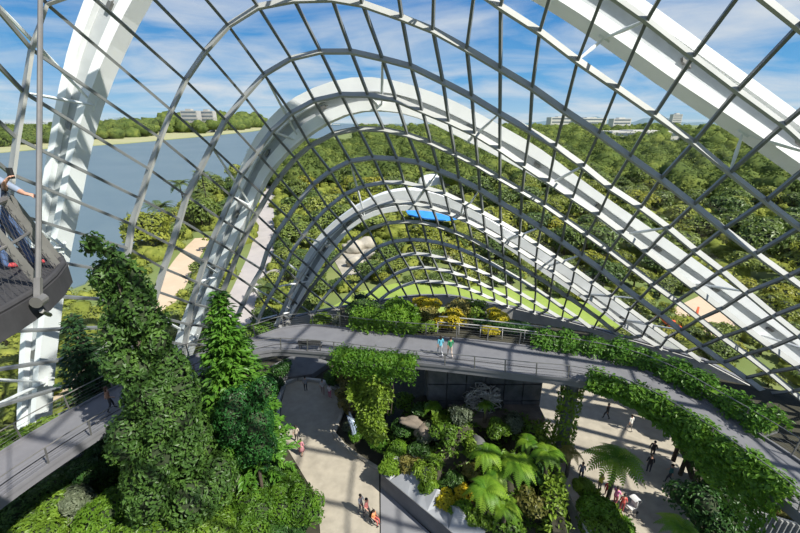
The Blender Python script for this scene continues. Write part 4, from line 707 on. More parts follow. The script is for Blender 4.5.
# ================================================================== planters and hedges along the bridge
def path_leaves(name, label, cat, pts, w, h, droop, n, size, m, seed, group=None, asp=.55, grow=False):
    """hedge: leaf mass following a path, hanging over the outer side by droop"""
    g = np.random.default_rng(seed); P = spline([(p[0], p[1], p[2]) for p in pts], 60)
    t = thing(name, label, cat, tuple(P[30]), group)
    q = MB(); lum = []
    D = np.gradient(P, axis=0); D /= np.linalg.norm(D, axis=1)[:, None]; S = np.stack([D[:, 1], -D[:, 0], 0*D[:, 0]], 1)
    k = g.integers(0, 60, n); a = g.uniform(0, PI, n); rad = np.clip(g.normal(1, .14, n), .5, 1.35)
    lump = 1+.22*np.sin(k*.9+seed)+.15*np.sin(k*.37+2*seed)
    X = np.cos(a)*w/2*rad*lump; Z = np.sin(a)*h*rad*lump
    dn = g.random(n) < (.35 if droop > 0 else 0)
    X = np.where(dn, w/2*(1+.15*g.random(n)), X); Z = np.where(dn, -droop*g.random(n)**1.3*(.6+.5*np.sin(k*.8)**2)*(.04+.96*(k/60)**2 if grow else 1), Z)
    pos = P[k]+S[k]*X[:, None]+D[k]*g.uniform(-.3, .3, n)[:, None]; pos[:, 2] = P[k][:, 2]+Z
    Sk = S[k]; N = Sk*(np.cos(a)*.8)[:, None]; N[:, 2] = np.sin(a); N[dn] = Sk[dn]
    N /= np.linalg.norm(N, axis=1)[:, None]+1e-9
    q.leaves(pos, N, size, asp, 1, .5, .35, g)
    q.build('foliage', m, t)
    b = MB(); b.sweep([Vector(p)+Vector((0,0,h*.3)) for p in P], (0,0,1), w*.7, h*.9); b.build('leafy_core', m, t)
    b = MB(); b.sweep([Vector(p)-Vector((0,0,.12)) for p in P], (0,0,1), w*.8, .3); b.build('planter_trough', M['dkconcrete'], t)
    return t

def seg(P, s0, s1, n, off, z):
    """n points along a bridge edge between fractions s0..s1, pushed outwards by off from the ring's centre"""
    out = []
    for i in range(n):
        p = P[int(round((s0+(s1-s0)*i/(n-1))*(NB-1)))]; v = Vector((p[0], p[1]-16, 0)).normalized()*off
        out.append((p[0]+v.x, p[1]+v.y, z))
    return out
def frac(P, x0):       # index fraction of the point with the given x on the far half
    i = min(range(NB), key=lambda i: abs(P[i][0]-x0)+(0 if P[i][1] > 15 else 9)); return i/(NB-1)
# sweep right-hand side: travelling left to right the right-hand side faces the viewer
path_leaves('hedge', 'long dark green hedge along the outer edge of the right half of the bridge', 'hedge',
            seg(bf, frac(bf, 9.6), 1.0-.13, 14, .75, ZB+.15), 1.6, .85, 0, 6500, .26, M['l_hedge'], 31)
path_leaves('hedge', 'thick green hedge spilling over the inner edge of the bridge toward the right edge', 'hedge',
            seg(bn, frac(bn, 12.1), 1.0-.09, 14, .05, ZB+.1), 1.1, .7, 3.2, 8000, .26, M['l_hedge'], 32, grow=True)
path_leaves('hedge', 'clipped bright green hedge on the outer edge of the bridge left of the yellow shrubs', 'hedge',
            seg(bf, frac(bf, -3.6), frac(bf, 1.6), 8, 1.1, ZB+.2), 1.9, 1.1, 0, 4200, .24, M['l_bright'], 33)
path_leaves('hedge', 'bright green hedge spilling over the inner edge of the bridge above the hanging vines', 'hedge',
            seg(bn, frac(bn, -4.6), frac(bn, .9), 8, -.35, ZB+.1), 1.4, .6, 1.0, 3600, .2, M['l_bright'], 34)
path_leaves('hedge', 'low green hedge along the outer edge of the bridge right of the yellow shrubs', 'hedge',
            seg(bf, frac(bf, 5.2), frac(bf, 9.4), 6, 2.4, ZB+.1), .8, .5, 0, 900, .26, M['l_dark'], 35)
# planter shelf beyond the far edge
pl = [tuple(p) for p in seg(bf, frac(bf, -4.5), frac(bf, 12.5), 14, .1, 0)]; pl2 = [tuple(p) for p in seg(bf, frac(bf, -4.5), frac(bf, 12.5), 14, 4.6, 0)]
q = MB(); q.poly([p[:2] for p in pl]+[p[:2] for p in pl2[::-1]], 7.2, 8.93)
tag(q.build('planter_shelf', M['soil']), 'dark earth planter shelf behind the bridge under the yellow shrubs', 'planter', kind='structure')
# hanging vine curtain
t = thing('vine_curtain', 'curtain of green vines hanging from the bridge beside the dark stone wall', 'vine', (-1.8, 24.2, 3))
g = np.random.default_rng(44); n = 3600; u = g.random(n); z = g.random(n)
P = np.stack([-3.9+3.4*u, 24.6+.4*np.sin(u*7)-.25*u+.5*np.sin(z*9+u*5)*.4+g.uniform(-.3,.3,n)-(1-z)*.5, 2.6+6.2*z], 1); N = np.tile([0.1,-1,.2], (n,1))+g.normal(0,.4,(n,3)); N /= np.linalg.norm(N,axis=1)[:,None]
keep = (np.abs(u-.5)*2) < (.35+.65*z**.6+.15*np.sin(z*13)); q = MB(); q.leaves(P[keep], N[keep], .30, .55, 1, .4, .5, g); q.build('foliage', M['l_mid'], t)
q = MB()
for i in range(14):
    x = -3.8+3.2*i/13; q.tube([(x,25.1,9),(x+.1,24.9,6),(x-.1,24.8,4.2)], .03, 5)
q.build('stems', M['bark'], t)

# yellow and mixed shrubs on the shelf
def shrub(label, loc, r, h, m, seed, n=900, size=.2, cat='shrub', name='shrub', group=None, asp=.5):
    return plant(name, label, cat, loc, lumps_round(r, .1*h, h, 7, seed), n, size, M[m], seed, [([(0,0,-.2),(0,0,h*.5)], .06)], group, asp=asp)
Z = ZB-.15
shrub('broad-leaved bright green shrub at the left end of the shelf behind the bridge', (-.9+1.2, 30.6, Z), 1.5, 2.3, 'l_bright', 51, 420, .5)
shrub('dark green shrub behind the bridge next to the clipped hedge', (-3.2, 31.6, Z-.3), 1.6, 2.0, 'l_dark', 52)
shrub('large yellow croton shrub leaning over the bridge right behind the walking couple', (4.2, 29.2, Z), 1.25, 1.7, 'l_yellow', 53, 900, .26)
shrub('smaller yellow croton shrub right of the large one behind the bridge', (7.0, 28.4, Z), .8, 1.0, 'l_yellow', 54, 500, .24)
shrub('yellow-green shrub on the far side of the shelf under the glass base', (2.4, 32.0, Z), 1.3, 1.9, 'l_yellow', 55, 700, .28)
shrub('rusty brown shrub between the bright green and the yellow shrub', (2.3, 30.4, Z), .9, 1.5, 'l_rust', 56, 450, .26)
shrub('olive shrub with yellow tips behind the large yellow croton', (5.0, 31.3, Z), 1.3, 2.0, 'l_rust', 57, 700, .24)
shrub('yellow-tipped shrub at the right end of the shelf', (8.1, 30.0, Z), 1.0, 1.7, 'l_yellow', 58, 600, .24)
shrub('dark bushy shrub in the deep shade behind the shelf', (6.6, 31.9, Z-.5), 1.4, 2.0, 'l_mid', 59, 700, .24)
shrub('small green shrub between the bridge railing and the croton', (2.2, 29.0, Z), .9, .9, 'l_mid', 60, 500, .22)
shrub('dark shrub in the shade right of the yellow-tipped shrub', (9.7, 29.6, Z-.5), 1.2, 1.3, 'l_dark', 61, 500, .24)
# pale rails behind the far edge
q = MB()
for off, z in ((.9, .95), (1.3, 1.25)):
    q.tube([Vector(p) for p in seg(bf, frac(bf, 3.2), frac(bf, 10.5), 10, off, ZB+z)], .05, 6)
for p in seg(bf, frac(bf, 3.2), frac(bf, 10.5), 6, .9, ZB): q.tube([Vector(p)-Vector((0,0,.4)), Vector(p)+Vector((0,0,.95))], .035, 5)
tag(q.build('guard_rail', M['concrete'], None, True), 'pair of pale curved rails between the bridge and the yellow shrubs', 'rail')

# ================================================================== big trees on the left
def column_lumps(h0, h1, rf, n, seed, lr=.9, lean=0, kk=.55):
    g = np.random.default_rng(seed); out = []
    for i in range(n):
        s = (i+.5)/n; z = h0+(h1-h0)*s; r = rf(s); a = g.uniform(0, 6.28); k = g.uniform(.15, kk)*r
        q = r*g.uniform(.5, .75)*lr
        out.append(((k*math.cos(a)+.35*math.sin(z*.5)+lean*(1-s), k*math.sin(a), z), (q, q, q*1.1)))
        if r > 1.1:
            a += 2.2; out.append(((r*.6*math.cos(a)+lean*(1-s), r*.6*math.sin(a), z+.3), (r*.5, r*.5, r*.5)))
    return out
rf = lambda s: (.62+1.85*(1-s)**.7)*(1+.1*math.sin(s*17))
plant('tall_tree', 'tallest dark leafy tree, columnar, standing before the lake at the left', 'tree', (-13.5, 17.5, 0),
      column_lumps(4.2, 20.2, rf, 40, 71, .74, 1.0, .8), 17000, .25, M['l_dark'], 71, [([(1.5,0,-.1),(1.0,.1,8),(.2,0,18)], [.32,.25,.06])], crown='crown', asp=.55, up=.45, droop=.4, low=-.7, core=.72)

def conifer(label, loc, h, r, n_wh, seed, m, h0=.06, dense=1.0, card=.34, drop=.25, upturn=.1):
    """trunk with whorls of branches, each branch a flat feathery spray"""
    g = np.random.default_rng(seed); t = thing('conifer', label, 'tree', loc)
    q = MB(); q.tube([(0,0,-.1),(0,0,h*.5),(0,0,h)], [.2,.13,.02], 8); k = q.build('trunk', M['bark'], None, True); k.parent = t
    q = MB(); wood = MB(); P = []; N = []; D = []
    for i in range(n_wh):
        s = i/(n_wh-1); z = h*(h0+(1-h0)*s)**1.0; L = r*(1-s)**.8*g.uniform(.85, 1.12)+.15
        nb = int((9 if s < .8 else 6))
        for b in range(nb):
            a = 2*PI*(b+.5*(i % 2))/nb+g.uniform(-.2, .2); d = np.array([math.cos(a), math.sin(a), 0]); sd = np.array([-d[1], d[0], 0])
            Lb = L*g.uniform(.8, 1.1); ns = max(3, int(Lb/.16*dense))
            wood.tube([(0,0,z),tuple(d*Lb*.5+np.array([0,0,z-drop*.3*Lb])),tuple(d*Lb+np.array([0,0,z-drop*Lb+upturn]))], [.035,.02,.006], 4)
            for c in range(ns):
                u = .12+.88*(c+g.random())/ns; zz = z-drop*u*Lb*(1-.25*u)+upturn*u*u
                for sg in (-1, 1):
                    for _ in range(2):
                        P.append(d*Lb*u+np.array([0,0,zz])+g.normal(0,.05,3)); dd = d*g.uniform(.5,1)+sd*sg*g.uniform(.3,1.0)+np.array([0,0,g.uniform(-.35,.2)]); D.append(dd/np.linalg.norm(dd))
    P = np.array(P); D = np.array(D); n = len(P); L = card*g.uniform(.6, 1.3, n)[:, None]
    Nn = np.array([0,0,1.])+g.normal(0,.35,(n,3)); S = np.cross(D, Nn); S /= np.linalg.norm(S,axis=1)[:,None]
    Wq = np.stack([P, P+D*L*.5+S*L*.2, P+D*L-np.array([0,0,.05]), P+D*L*.5-S*L*.2], 1).reshape(-1,3); o = len(q.v)
    q.v.extend(map(tuple, Wq.tolist())); q.f.extend([(o+4*i,o+4*i+1,o+4*i+2,o+4*i+3) for i in range(n)]); q.m.extend([0]*n)
    k = wood.build('branches', M['bark']); k.parent = t
    k = q.build('foliage', M[m]); k.parent = t
    return t
conifer('full bright green conifer with feathery sprays, left of the beige plaza', (-10.9, 22.0, 0), 15.3, 3.2, 48, 81, 'l_con', .2, 1.15, .42, .32, .25)
conifer('slim dark spiky conifer behind the left end of the bridge below the viewing gallery', (-20.75, 22.7, 0), 13.4, 2.2, 26, 82, 'l_needle', .3, .9, .4, -.05, .2)
plant('small_tree', 'blue-green bushy tree between the bright conifer and the beige plaza', 'tree', (-9.3, 20.3, 0),
      column_lumps(3.2, 9.6, lambda s: 1.65*math.sin(PI*min(1,.25+.75*(1-s)))+.3, 10, 91), 6000, .2, leafmat('leaf_bluegreen', [(.018,.065,.018),(.045,.14,.028),(.11,.25,.045)], trans=.3), 91, [([(0,0,-.1),(0,0,6)], [.16,.07])], crown='crown', low=-.7)
shrub('round bright green bush at the left edge of the beige plaza near the bottom edge', (-6.3, 18.9, 0), 1.75, 3.2, 'l_bright', 92, 2200, .2, asp=.4)
# broad shrubs filling the lower left
spots = [(165,445,3.5,1.9,2.6,'l_bright','yellow-green shrub in front of the tall dark tree, under the walkway'),
 (110,470,2.5,2.2,2.6,'l_mid','mid-green shrub below the left end of the walkway'),
 (100,515,3.5,2.2,2.6,'l_bright','large light green shrub near the bottom edge, below the left end of the walkway'),
 (150,525,4,2.2,2.5,'l_mid','green rounded shrub on the bottom edge below the tall dark tree'),
 (200,520,3.5,2.2,2.6,'l_mid','leafy green shrub on the bottom edge below the conifer'),
 (245,515,2,2.1,3,'l_mid','green shrub on the bottom edge left of the round bright bush'),
 (215,475,3.0,1.9,2.4,'l_grey','greyish shrub at the foot of the bright conifer'),
 (180,480,3.0,2,2.4,'l_dark','dark shrub in the shade between the tall dark tree and the conifer'),
 (60,510,2.0,2.1,2.2,'l_mid','green shrub near the bottom left corner'),
 (25,530,2.0,2.0,2.0,'l_dark','dark shrub at the bottom left corner'),
 (270,470,2.0,1.5,2.0,'l_dark','dark shrub left of the two people walking on the beige plaza'),
 (70,480,.5,2,2.2,'l_dark','dark shrub in the shadow under the left walkway'),
 (285,480,1.5,1.4,1.7,'l_mid','green shrub above the round bright bush at the plaza edge'),
 (285,525,1.0,1.5,1.9,'l_dark','dark blue-green shrub below left of the round bright bush'),
 (192,440,5,1.6,2.6,'l_grey','grey-green shrub beside the trunk of the bright conifer'),
 (130,495,3,1.7,2.2,'l_mid','green shrub between the two light green shrubs at the lower left'),
 (230,540,2,2.1,2.4,'l_mid','green shrub cut by the bottom edge below the conifer'),
 (262,452,2.0,1.3,1.7,'l_mid','green shrub under the blue-green bushy tree'),
 (262,412,1.0,1.6,2.2,'l_dark','dark shrub behind the blue-green bushy tree'),
 (30,482,1,1.6,2,'l_dark','dark shrub just below the left walkway edge'),
 (10,515,3.0,1.9,3.2,'l_dark','tall dark shrub at the left edge below the walkway'),
 (55,490,3.0,1.8,3.4,'l_dark','tall dark shrub under the left walkway, second from the picture edge'),
 (95,470,3.2,1.8,3.4,'l_dark','tall dark shrub under the left walkway nearest the tall dark tree'),
 (45,525,3.0,1.9,2.6,'l_mid','green shrub on the bottom edge between the corner shrub and the light green one'),
 (75,500,3.4,1.4,2.2,'l_grey','greyish shrub left of the large light green shrub')]
for i, (x, y, z, r, h, m, lb) in enumerate(spots):
    p = at(x, y, z); shrub(lb, (p.x, p.y, max(0, z-h*.6)), r, h, m, 100+i, 2400, .23)
# raised bed under them
mb = MB(); vs = []; nx, ny = 24, 20
for j in range(ny+1):
    for i in range(nx+1):
        x = -23+16.2*i/nx; y = 11+18*j/ny
        d = max(0, min(1, 1-((x+15.8)/6.2)**2))*max(0, min(1, 1-((y-19.5)/8)**2)); vs.append((x, y, -.2+2.6*d**.5+.2*math.sin(x*1.7+y)))
mb.add(vs, [(j*(nx+1)+i, j*(nx+1)+i+1, (j+1)*(nx+1)+i+1, (j+1)*(nx+1)+i) for j in range(ny) for i in range(nx)])
tag(mb.build('planting_bed', M['soil'], None, True), 'dark raised earth bed under the trees at the lower left', 'bed', kind='structure')

# plants beyond the left walkway and behind the bridge
for i, (x, y, z, r, h, m, lb) in enumerate([
 (15,440,8,1.1,1.6,'l_mid','low green shrub along the outer edge of the left walkway near the picture edge'),
 (45,425,8,1.0,1.5,'l_mid','low green shrub along the outer edge of the left walkway beside the white arch foot'),
 (115,385,8,1.2,1.8,'l_bright','light green shrub at the outer edge of the left walkway beside the walking person'),
 (255,330,5,1.8,2.2,'l_bright','sunny green shrub left of the end of the bridge behind the bright conifer'),
 (250,345,4,1.6,2.0,'l_mid','green shrub under the left bend of the bridge'),
 (345,318,7,1.5,1.6,'l_grey','greyish shrub between the smallest arch and the bridge'),
 (320,318,6,1.3,1.4,'l_mid','green shrub by the foot of the smallest arch'),
 (400,322,8.5,1.2,1.8,'l_dark','dark green shrub behind the clipped hedge at the glass base'),
 (362,302,3,2.2,2.6,'l_dark','dark green shrub inside the glass above the clipped hedge'),
 (270,385,1,1.5,2,'l_dark','dark shrub behind the round kerb of the beige plaza'),
 (283,372,.5,1.2,1.8,'l_dark','dark shrub under the bridge beside the white lattice feet'),
 (345,375,1.5,1.2,2.2,'l_rust','rusty shrub under the bridge right of the people in the shade'),
 (333,378,1,1.0,1.6,'l_dark','dark shrub under the bridge behind the people in the shade'),
 ]):
    p = at(x, y, z); shrub(lb, (p.x, p.y, max(0, z-h*.6)), r, h, m, 200+i, 900, .26)
q = MB(); q.poly(px((270,366),(300,352),(330,362),(312,374),(280,378), z=.6), -.2, .6); tag(q.build('foundation_slab', M['dkconcrete']), 'concrete slab coloured for the shade under the bridge at the feet of the lattice', 'slab')  # darker concrete paints the bridge's shade onto the slab

# ================================================================== planted mound: ferns, palms, small shrubs
FG = 'tree ferns on the mound'
for i, (x, y, z, h, L, nf, m, lb) in enumerate([
 (487,452,4.6,2.4,1.75,13,'l_fern','bright tree fern highest in the group at the right of the mound'),
 (519,464,4.4,2.6,1.9,13,'l_fern','bright tree fern on the right edge of the mound beside the vertical planting'),
 (486,489,4.2,2.2,1.9,14,'l_fern','bright tree fern lower left in the group, near the bottom edge'),
 (505,505,3.6,2.0,1.5,11,'l_bright','smaller tree fern nearest the bottom edge of the mound'),
 (497,472,3.8,1.8,1.5,11,'l_bright','tree fern in the middle of the fern group on the mound'),
 (528,441,4.6,2.0,1.3,11,'l_bright','small tree fern above the fern group, by the dark wall end'),
 (617,458,4.6,4.5,2.3,15,'l_fern','large lone yellow-green tree fern standing over the right plaza'),
 (548,452,5.2,4.2,1.7,12,'l_bright','tree fern beside the plant-clad column left of the right plaza'),
 (570,452,4.0,3.0,1.3,10,'l_rust','brownish tree fern between the plant-clad column and the lone tree fern'),
 (683,528,4.2,3.2,1.7,12,'l_fern','bright tree fern cut by the bottom edge at the lower right'),
 (486,404,4.9,1.4,1.0,10,'l_bright','small fern on the dark wall right of the driftwood sculpture'),
 (433,405,4.0,1.2,1.3,11,'l_fern','fern left of the driftwood sculpture'),
 (689,446,3.0,2.4,1.5,11,'l_bright','tree fern in the shade under the hedge, right of the slanted strut'),
 (684,424,4.0,3.2,1.3,10,'l_fern','tree fern close below the hedge right of the plaza'),
 (713,455,4.0,3.0,1.3,10,'l_bright','tree fern under the hedge toward the right edge'),
 ]):
    p = at(x, y, z); tree_fern('tree_fern', lb, (p.x, p.y, z-h), h, L*(.95 if x == 617 else .8), nf, M[m], 300+i)
mspots = [
 (365,395,2.6,1.5,2.0,'l_mid','green shrub at the top of the mound below the vine curtain'),
 (345,393,1.0,1.2,1.4,'l_rust','dry tan grass clump under the vine curtain beside the beige plaza'),
 (349,404,.9,1.1,1.3,'l_rust','small tan clump next to the dry grass, above the fin sculpture'),
 (372,418,1.6,1.3,1.6,'l_mid','green shrub behind the blue-grey fin sculpture'),
 (385,405,2.4,1.4,1.8,'l_bright','light green shrub at the top left of the mound'),
 (405,398,3.2,1.4,1.9,'l_mid','green shrub below the left end of the dark stone wall'),
 (400,425,2.6,1.3,1.5,'l_dark','dark shrub left of the brown rock on the mound'),
 (378,440,1.5,1.1,1.3,'l_bright','yellow-green clump where the pale coping begins'),
 (395,450,2.0,1.1,1.2,'l_bright','light green clump just above the pale coping'),
 (412,462,2.2,1.1,1.2,'l_rust','reddish green clump above the middle of the coping'),
 (428,470,2.6,1.2,1.6,'l_mid','upright green shrub in the middle of the mound'),
 (430,487,1.9,1.0,1.1,'l_bright','light green clump above the lower half of the coping'),
 (447,497,2.0,1.0,1.0,'l_yellow','yellowish clump above the lower end of the coping'),
 (462,508,1.9,1.0,1.1,'l_bright','light green clump near the bottom end of the coping'),
 (478,518,2.0,1.1,1.2,'l_mid','green clump at the bottom end of the coping'),
 (432,428,3.0,1.5,1.8,'l_grey','greyish green shrub in the middle of the mound below the brown rock'),
 (447,440,3.0,1.4,1.7,'l_mid','green shrub left of the dark hollow'),
 (460,425,3.4,1.3,1.5,'l_grey','pale green shrub below the ledge'),
 (497,425,3.8,1.2,1.4,'l_mid','green shrub on the ledge under the small wall fern'),
 (515,420,3.8,1.3,1.4,'l_grey','pale shrub at the right end of the ledge'),
 (440,418,3.6,1.1,1.3,'l_bright','light green tuft beside the ledge'),
 (452,480,2.3,1.1,1.4,'l_dark','dark shrub beside the hollow'),
 (470,468,2.4,.9,1.2,'l_rust','rusty clump between hollow and tree ferns'),
 (462,490,2.2,.8,1.0,'l_yellow','orange-yellow tuft left of the lower tree fern'),
 (510,525,2.2,1.2,1.6,'l_mid','green shrub on the bottom edge right of the lowest fern'),
 (530,500,2.6,1.3,1.9,'l_rust','brownish shrub at the lower right of the mound'),
 (535,470,3.4,1.2,1.8,'l_dark','dark shrub at the right edge of the mound'),
 (390,465,2.0,.9,.9,'l_bright','bright ground cover at the top of the coping'),
 (418,445,2.5,1.1,1.3,'l_dark','dark leafy clump in the centre of the mound'),
 (420,410,3.2,1.0,1.2,'l_dark','dark shrub at the left foot of the wall'),
 (357,432,.7,.9,1.0,'l_bright','low light green plant in the bed by the fin sculpture'),
 (349,424,.5,.7,.8,'l_grey','low pale plant at the tip of the bed beside the plaza'),
 (380,428,1.6,1.0,1.3,'l_mid','green shrub right of the fin sculpture'),
 (472,445,3.2,.9,1.2,'l_mid','small shrub above the dark hollow'),
]
for i, (x, y, z, r, h, m, lb) in enumerate(mspots):
    p = at(x, y, z); shrub(lb, (p.x, p.y, max(ground_z(p.x, p.y)-.15, z-h*.75)), r*.8, h, m, 400+i, 650, .24)
for i, (x, y, z, r, sc, m, lb) in enumerate([(410,422,3.0,.6,(1.4,1,.7),'rock','brown rounded boulder at the top of the mound'),(424,432,2.6,.7,(1,1,.8),'rock','small boulder below the brown one'),(418,455,1.8,.6,(1.2,.8,.7),'dkrock','dark boulder in the middle of the mound'),(372,408,1.4,.8,(1,1,.9),'rock','boulder half hidden at the top left of the mound'),(478,452,2.4,.8,(1,1,1),'dkrock','dark boulder at the edge of the hollow')]):
    p = at(x, y, z); q = MB(); q.blob(p, (r*sc[0], r*sc[1], r*sc[2]), 500+i, .3, 3); tag(q.build('boulder', M[m], None, True, loc=p-Vector((0,0,r*sc[2]))), lb, 'boulder')
# low ground cover between the shrubs
def cover(name, label, x0, x1, y0, y1, zf, ok, n, size, m, seed):
    g = np.random.default_rng(seed); P = []
    while len(P) < n:
        x, y = g.uniform(x0, x1), g.uniform(y0, y1)
        if ok(x, y): P.append((x, y, zf(x, y)+g.uniform(0, .3)))
    P = np.array(P); N = g.normal(0, .35, (n, 3))+[0, 0, 1]; N /= np.linalg.norm(N, axis=1)[:, None]
    q = MB(); q.leaves(P, N, size, .5, 1, .5, .1, g); tag(q.build(name, m), label, 'ground cover', kind='stuff')
cover('ground_cover', 'low leafy ground cover between the shrubs of the planted mound', -3.2, 10.6, 16.8, 26.9, ground_z, lambda x, y: ground_z(x, y) > .5 and (Vector((x, y, 0))-W0).dot(sdv) > 2.2 and math.sin(x*2.3+y)*math.sin(y*1.9-x*.7) > -.35, 5000, .3, M['l_mid'], 88)
# vertical planting strip right of the mound
t = thing('climbing_plants', 'narrow strip of climbing plants running down to the bottom edge right of the mound', 'climber', (10.9, 22, 0))
g = np.random.default_rng(77); A_, B_ = at(541,425,3), at(560,535,2.2); n = 2600; u = g.random(n)
P = np.array(A_)[None]*(1-u)[:, None]+np.array(B_)[None]*u[:, None]; P[:, 0] += g.uniform(-.7,.7,n); P[:, 1] += g.uniform(-.4,.4,n); P[:, 2] = g.random(n)*(3.2+.8*np.sin(u*11)); N = g.normal(0,.5,(n,3))+[.0,-.3,.8]; N /= np.linalg.norm(N,axis=1)[:,None]
q = MB(); q.leaves(P, N, .32, .5, 1, .4, .4, g); q.build('foliage', M['l_mid'], t)
q = MB(); q.bar(Vector((A_.x,A_.y,1.2)), Vector((B_.x,B_.y,1.2)), .8, 2.4); q.build('backing_panel', M['soil'], t)
# right side plants
for i, (x, y, z, r, h, m, lb) in enumerate([
 (595,505,2,1.2,1.5,'l_bright','light green shrub right of the concrete wall behind the people in pink'),
 (600,525,1.6,1.3,1.5,'l_mid','green shrub at the bottom edge right of the concrete wall'),
 (585,490,1.8,1.0,1.3,'l_mid','green shrub between the concrete wall and the person in yellow'),
 (622,530,.9,1.1,1.3,'l_bright','light green shrub at the bottom edge below the pushchair'),
 (612,515,1.0,.9,1.2,'l_mid','low green shrub below the people in pink'),
 (725,465,3,2.2,3.2,'l_dark','dark leafy shrub below the hedge right of the plaza'),
 (760,480,3,2.2,3,'l_mid','green shrub above the louvred screen'),
 (790,490,3,2,2.8,'l_bright','light green shrub at the right edge above the louvred screen'),
 (705,500,2.4,2.2,3.2,'l_dark','dark shrub left of the louvred screen'),
 (740,440,4.5,2.0,3,'l_dark','dark shrub hanging below the hedge near the right edge'),
 (780,510,2,1.2,1.6,'l_rust','reddish shrub at the right end of the louvred screen'),
 (715,525,2,1.8,2.4,'l_dark','dark shrub on the bottom edge left of the screen'),
 (745,478,3,1.4,2.0,'l_bright','light green shrub in a patch of sun above the screen'),
 (697,412,3,1.2,1.8,'l_dark','dark shrub in the shade under the hedge beside the white strut'),
 ]):
    p = at(x, y, z); shrub(lb, (p.x, p.y, max(0, z-h*.6)), r, h, m, 600+i, 1000, .3)
t = thing('leaning_trunk', 'dark leaning bare tree trunk at the right edge of the shaded plaza', 'tree', at(693,478,0))
q = MB(); q.tube([at(694,480,0), at(684,452,1.6), at(676,440,3.6)], [.25,.2,.16], 8); q.build('trunk', M['bark'], t)

# ================================================================== people
def skin_mesh(verts, edges, radii, name, sub=1, root=0):
    me = bpy.data.meshes.new(name); me.from_pydata([tuple(v) for v in verts], edges, [])
    o = bpy.data.objects.new(name, me); COL.objects.link(o)
    sk = o.modifiers.new('s', 'SKIN'); sk.use_smooth_shade = True
    if not me.skin_vertices: pass
    for i, sv in enumerate(me.skin_vertices[0].data if me.skin_vertices else []):
        r = radii[i]; sv.radius = (r, r) if not hasattr(r, '__len__') else r; sv.use_root = (i == root)
    ss = o.modifiers.new('u', 'SUBSURF'); ss.levels = sub; ss.render_levels = sub
    dg = bpy.context.evaluated_depsgraph_get(); dg.update()
    m2 = bpy.data.meshes.new_from_object(o.evaluated_get(dg)); m2.name = name
    bpy.data.objects.remove(o); bpy.data.meshes.remove(me)
    return m2

def new_skin_object(verts, edges, radii):
    """mesh with a skin layer made through bmesh"""
    import bmesh
    bm = bmesh.new(); lay = bm.verts.layers.skin.verify()
    vs = [bm.verts.new(tuple(v)) for v in verts]
    for v, r in zip(vs, radii): v[lay].radius = (r, r) if not hasattr(r, '__len__') else r
    vs[0][lay].use_root = True
    for a, b in edges: bm.edges.new((vs[a], vs[b]))
    me = bpy.data.meshes.new('body'); bm.to_mesh(me); bm.free()
    o = bpy.data.objects.new('body', me); COL.objects.link(o)
    sk = o.modifiers.new('s', 'SKIN'); sk.use_smooth_shade = True
    ss = o.modifiers.new('u', 'SUBSURF'); ss.levels = 2; ss.render_levels = 2
    dg = bpy.context.evaluated_depsgraph_get(); dg.update()
    m2 = bpy.data.meshes.new_from_object(o.evaluated_get(dg)); m2.name = 'body'
    bpy.data.objects.remove(o); bpy.data.meshes.remove(me)
    return m2

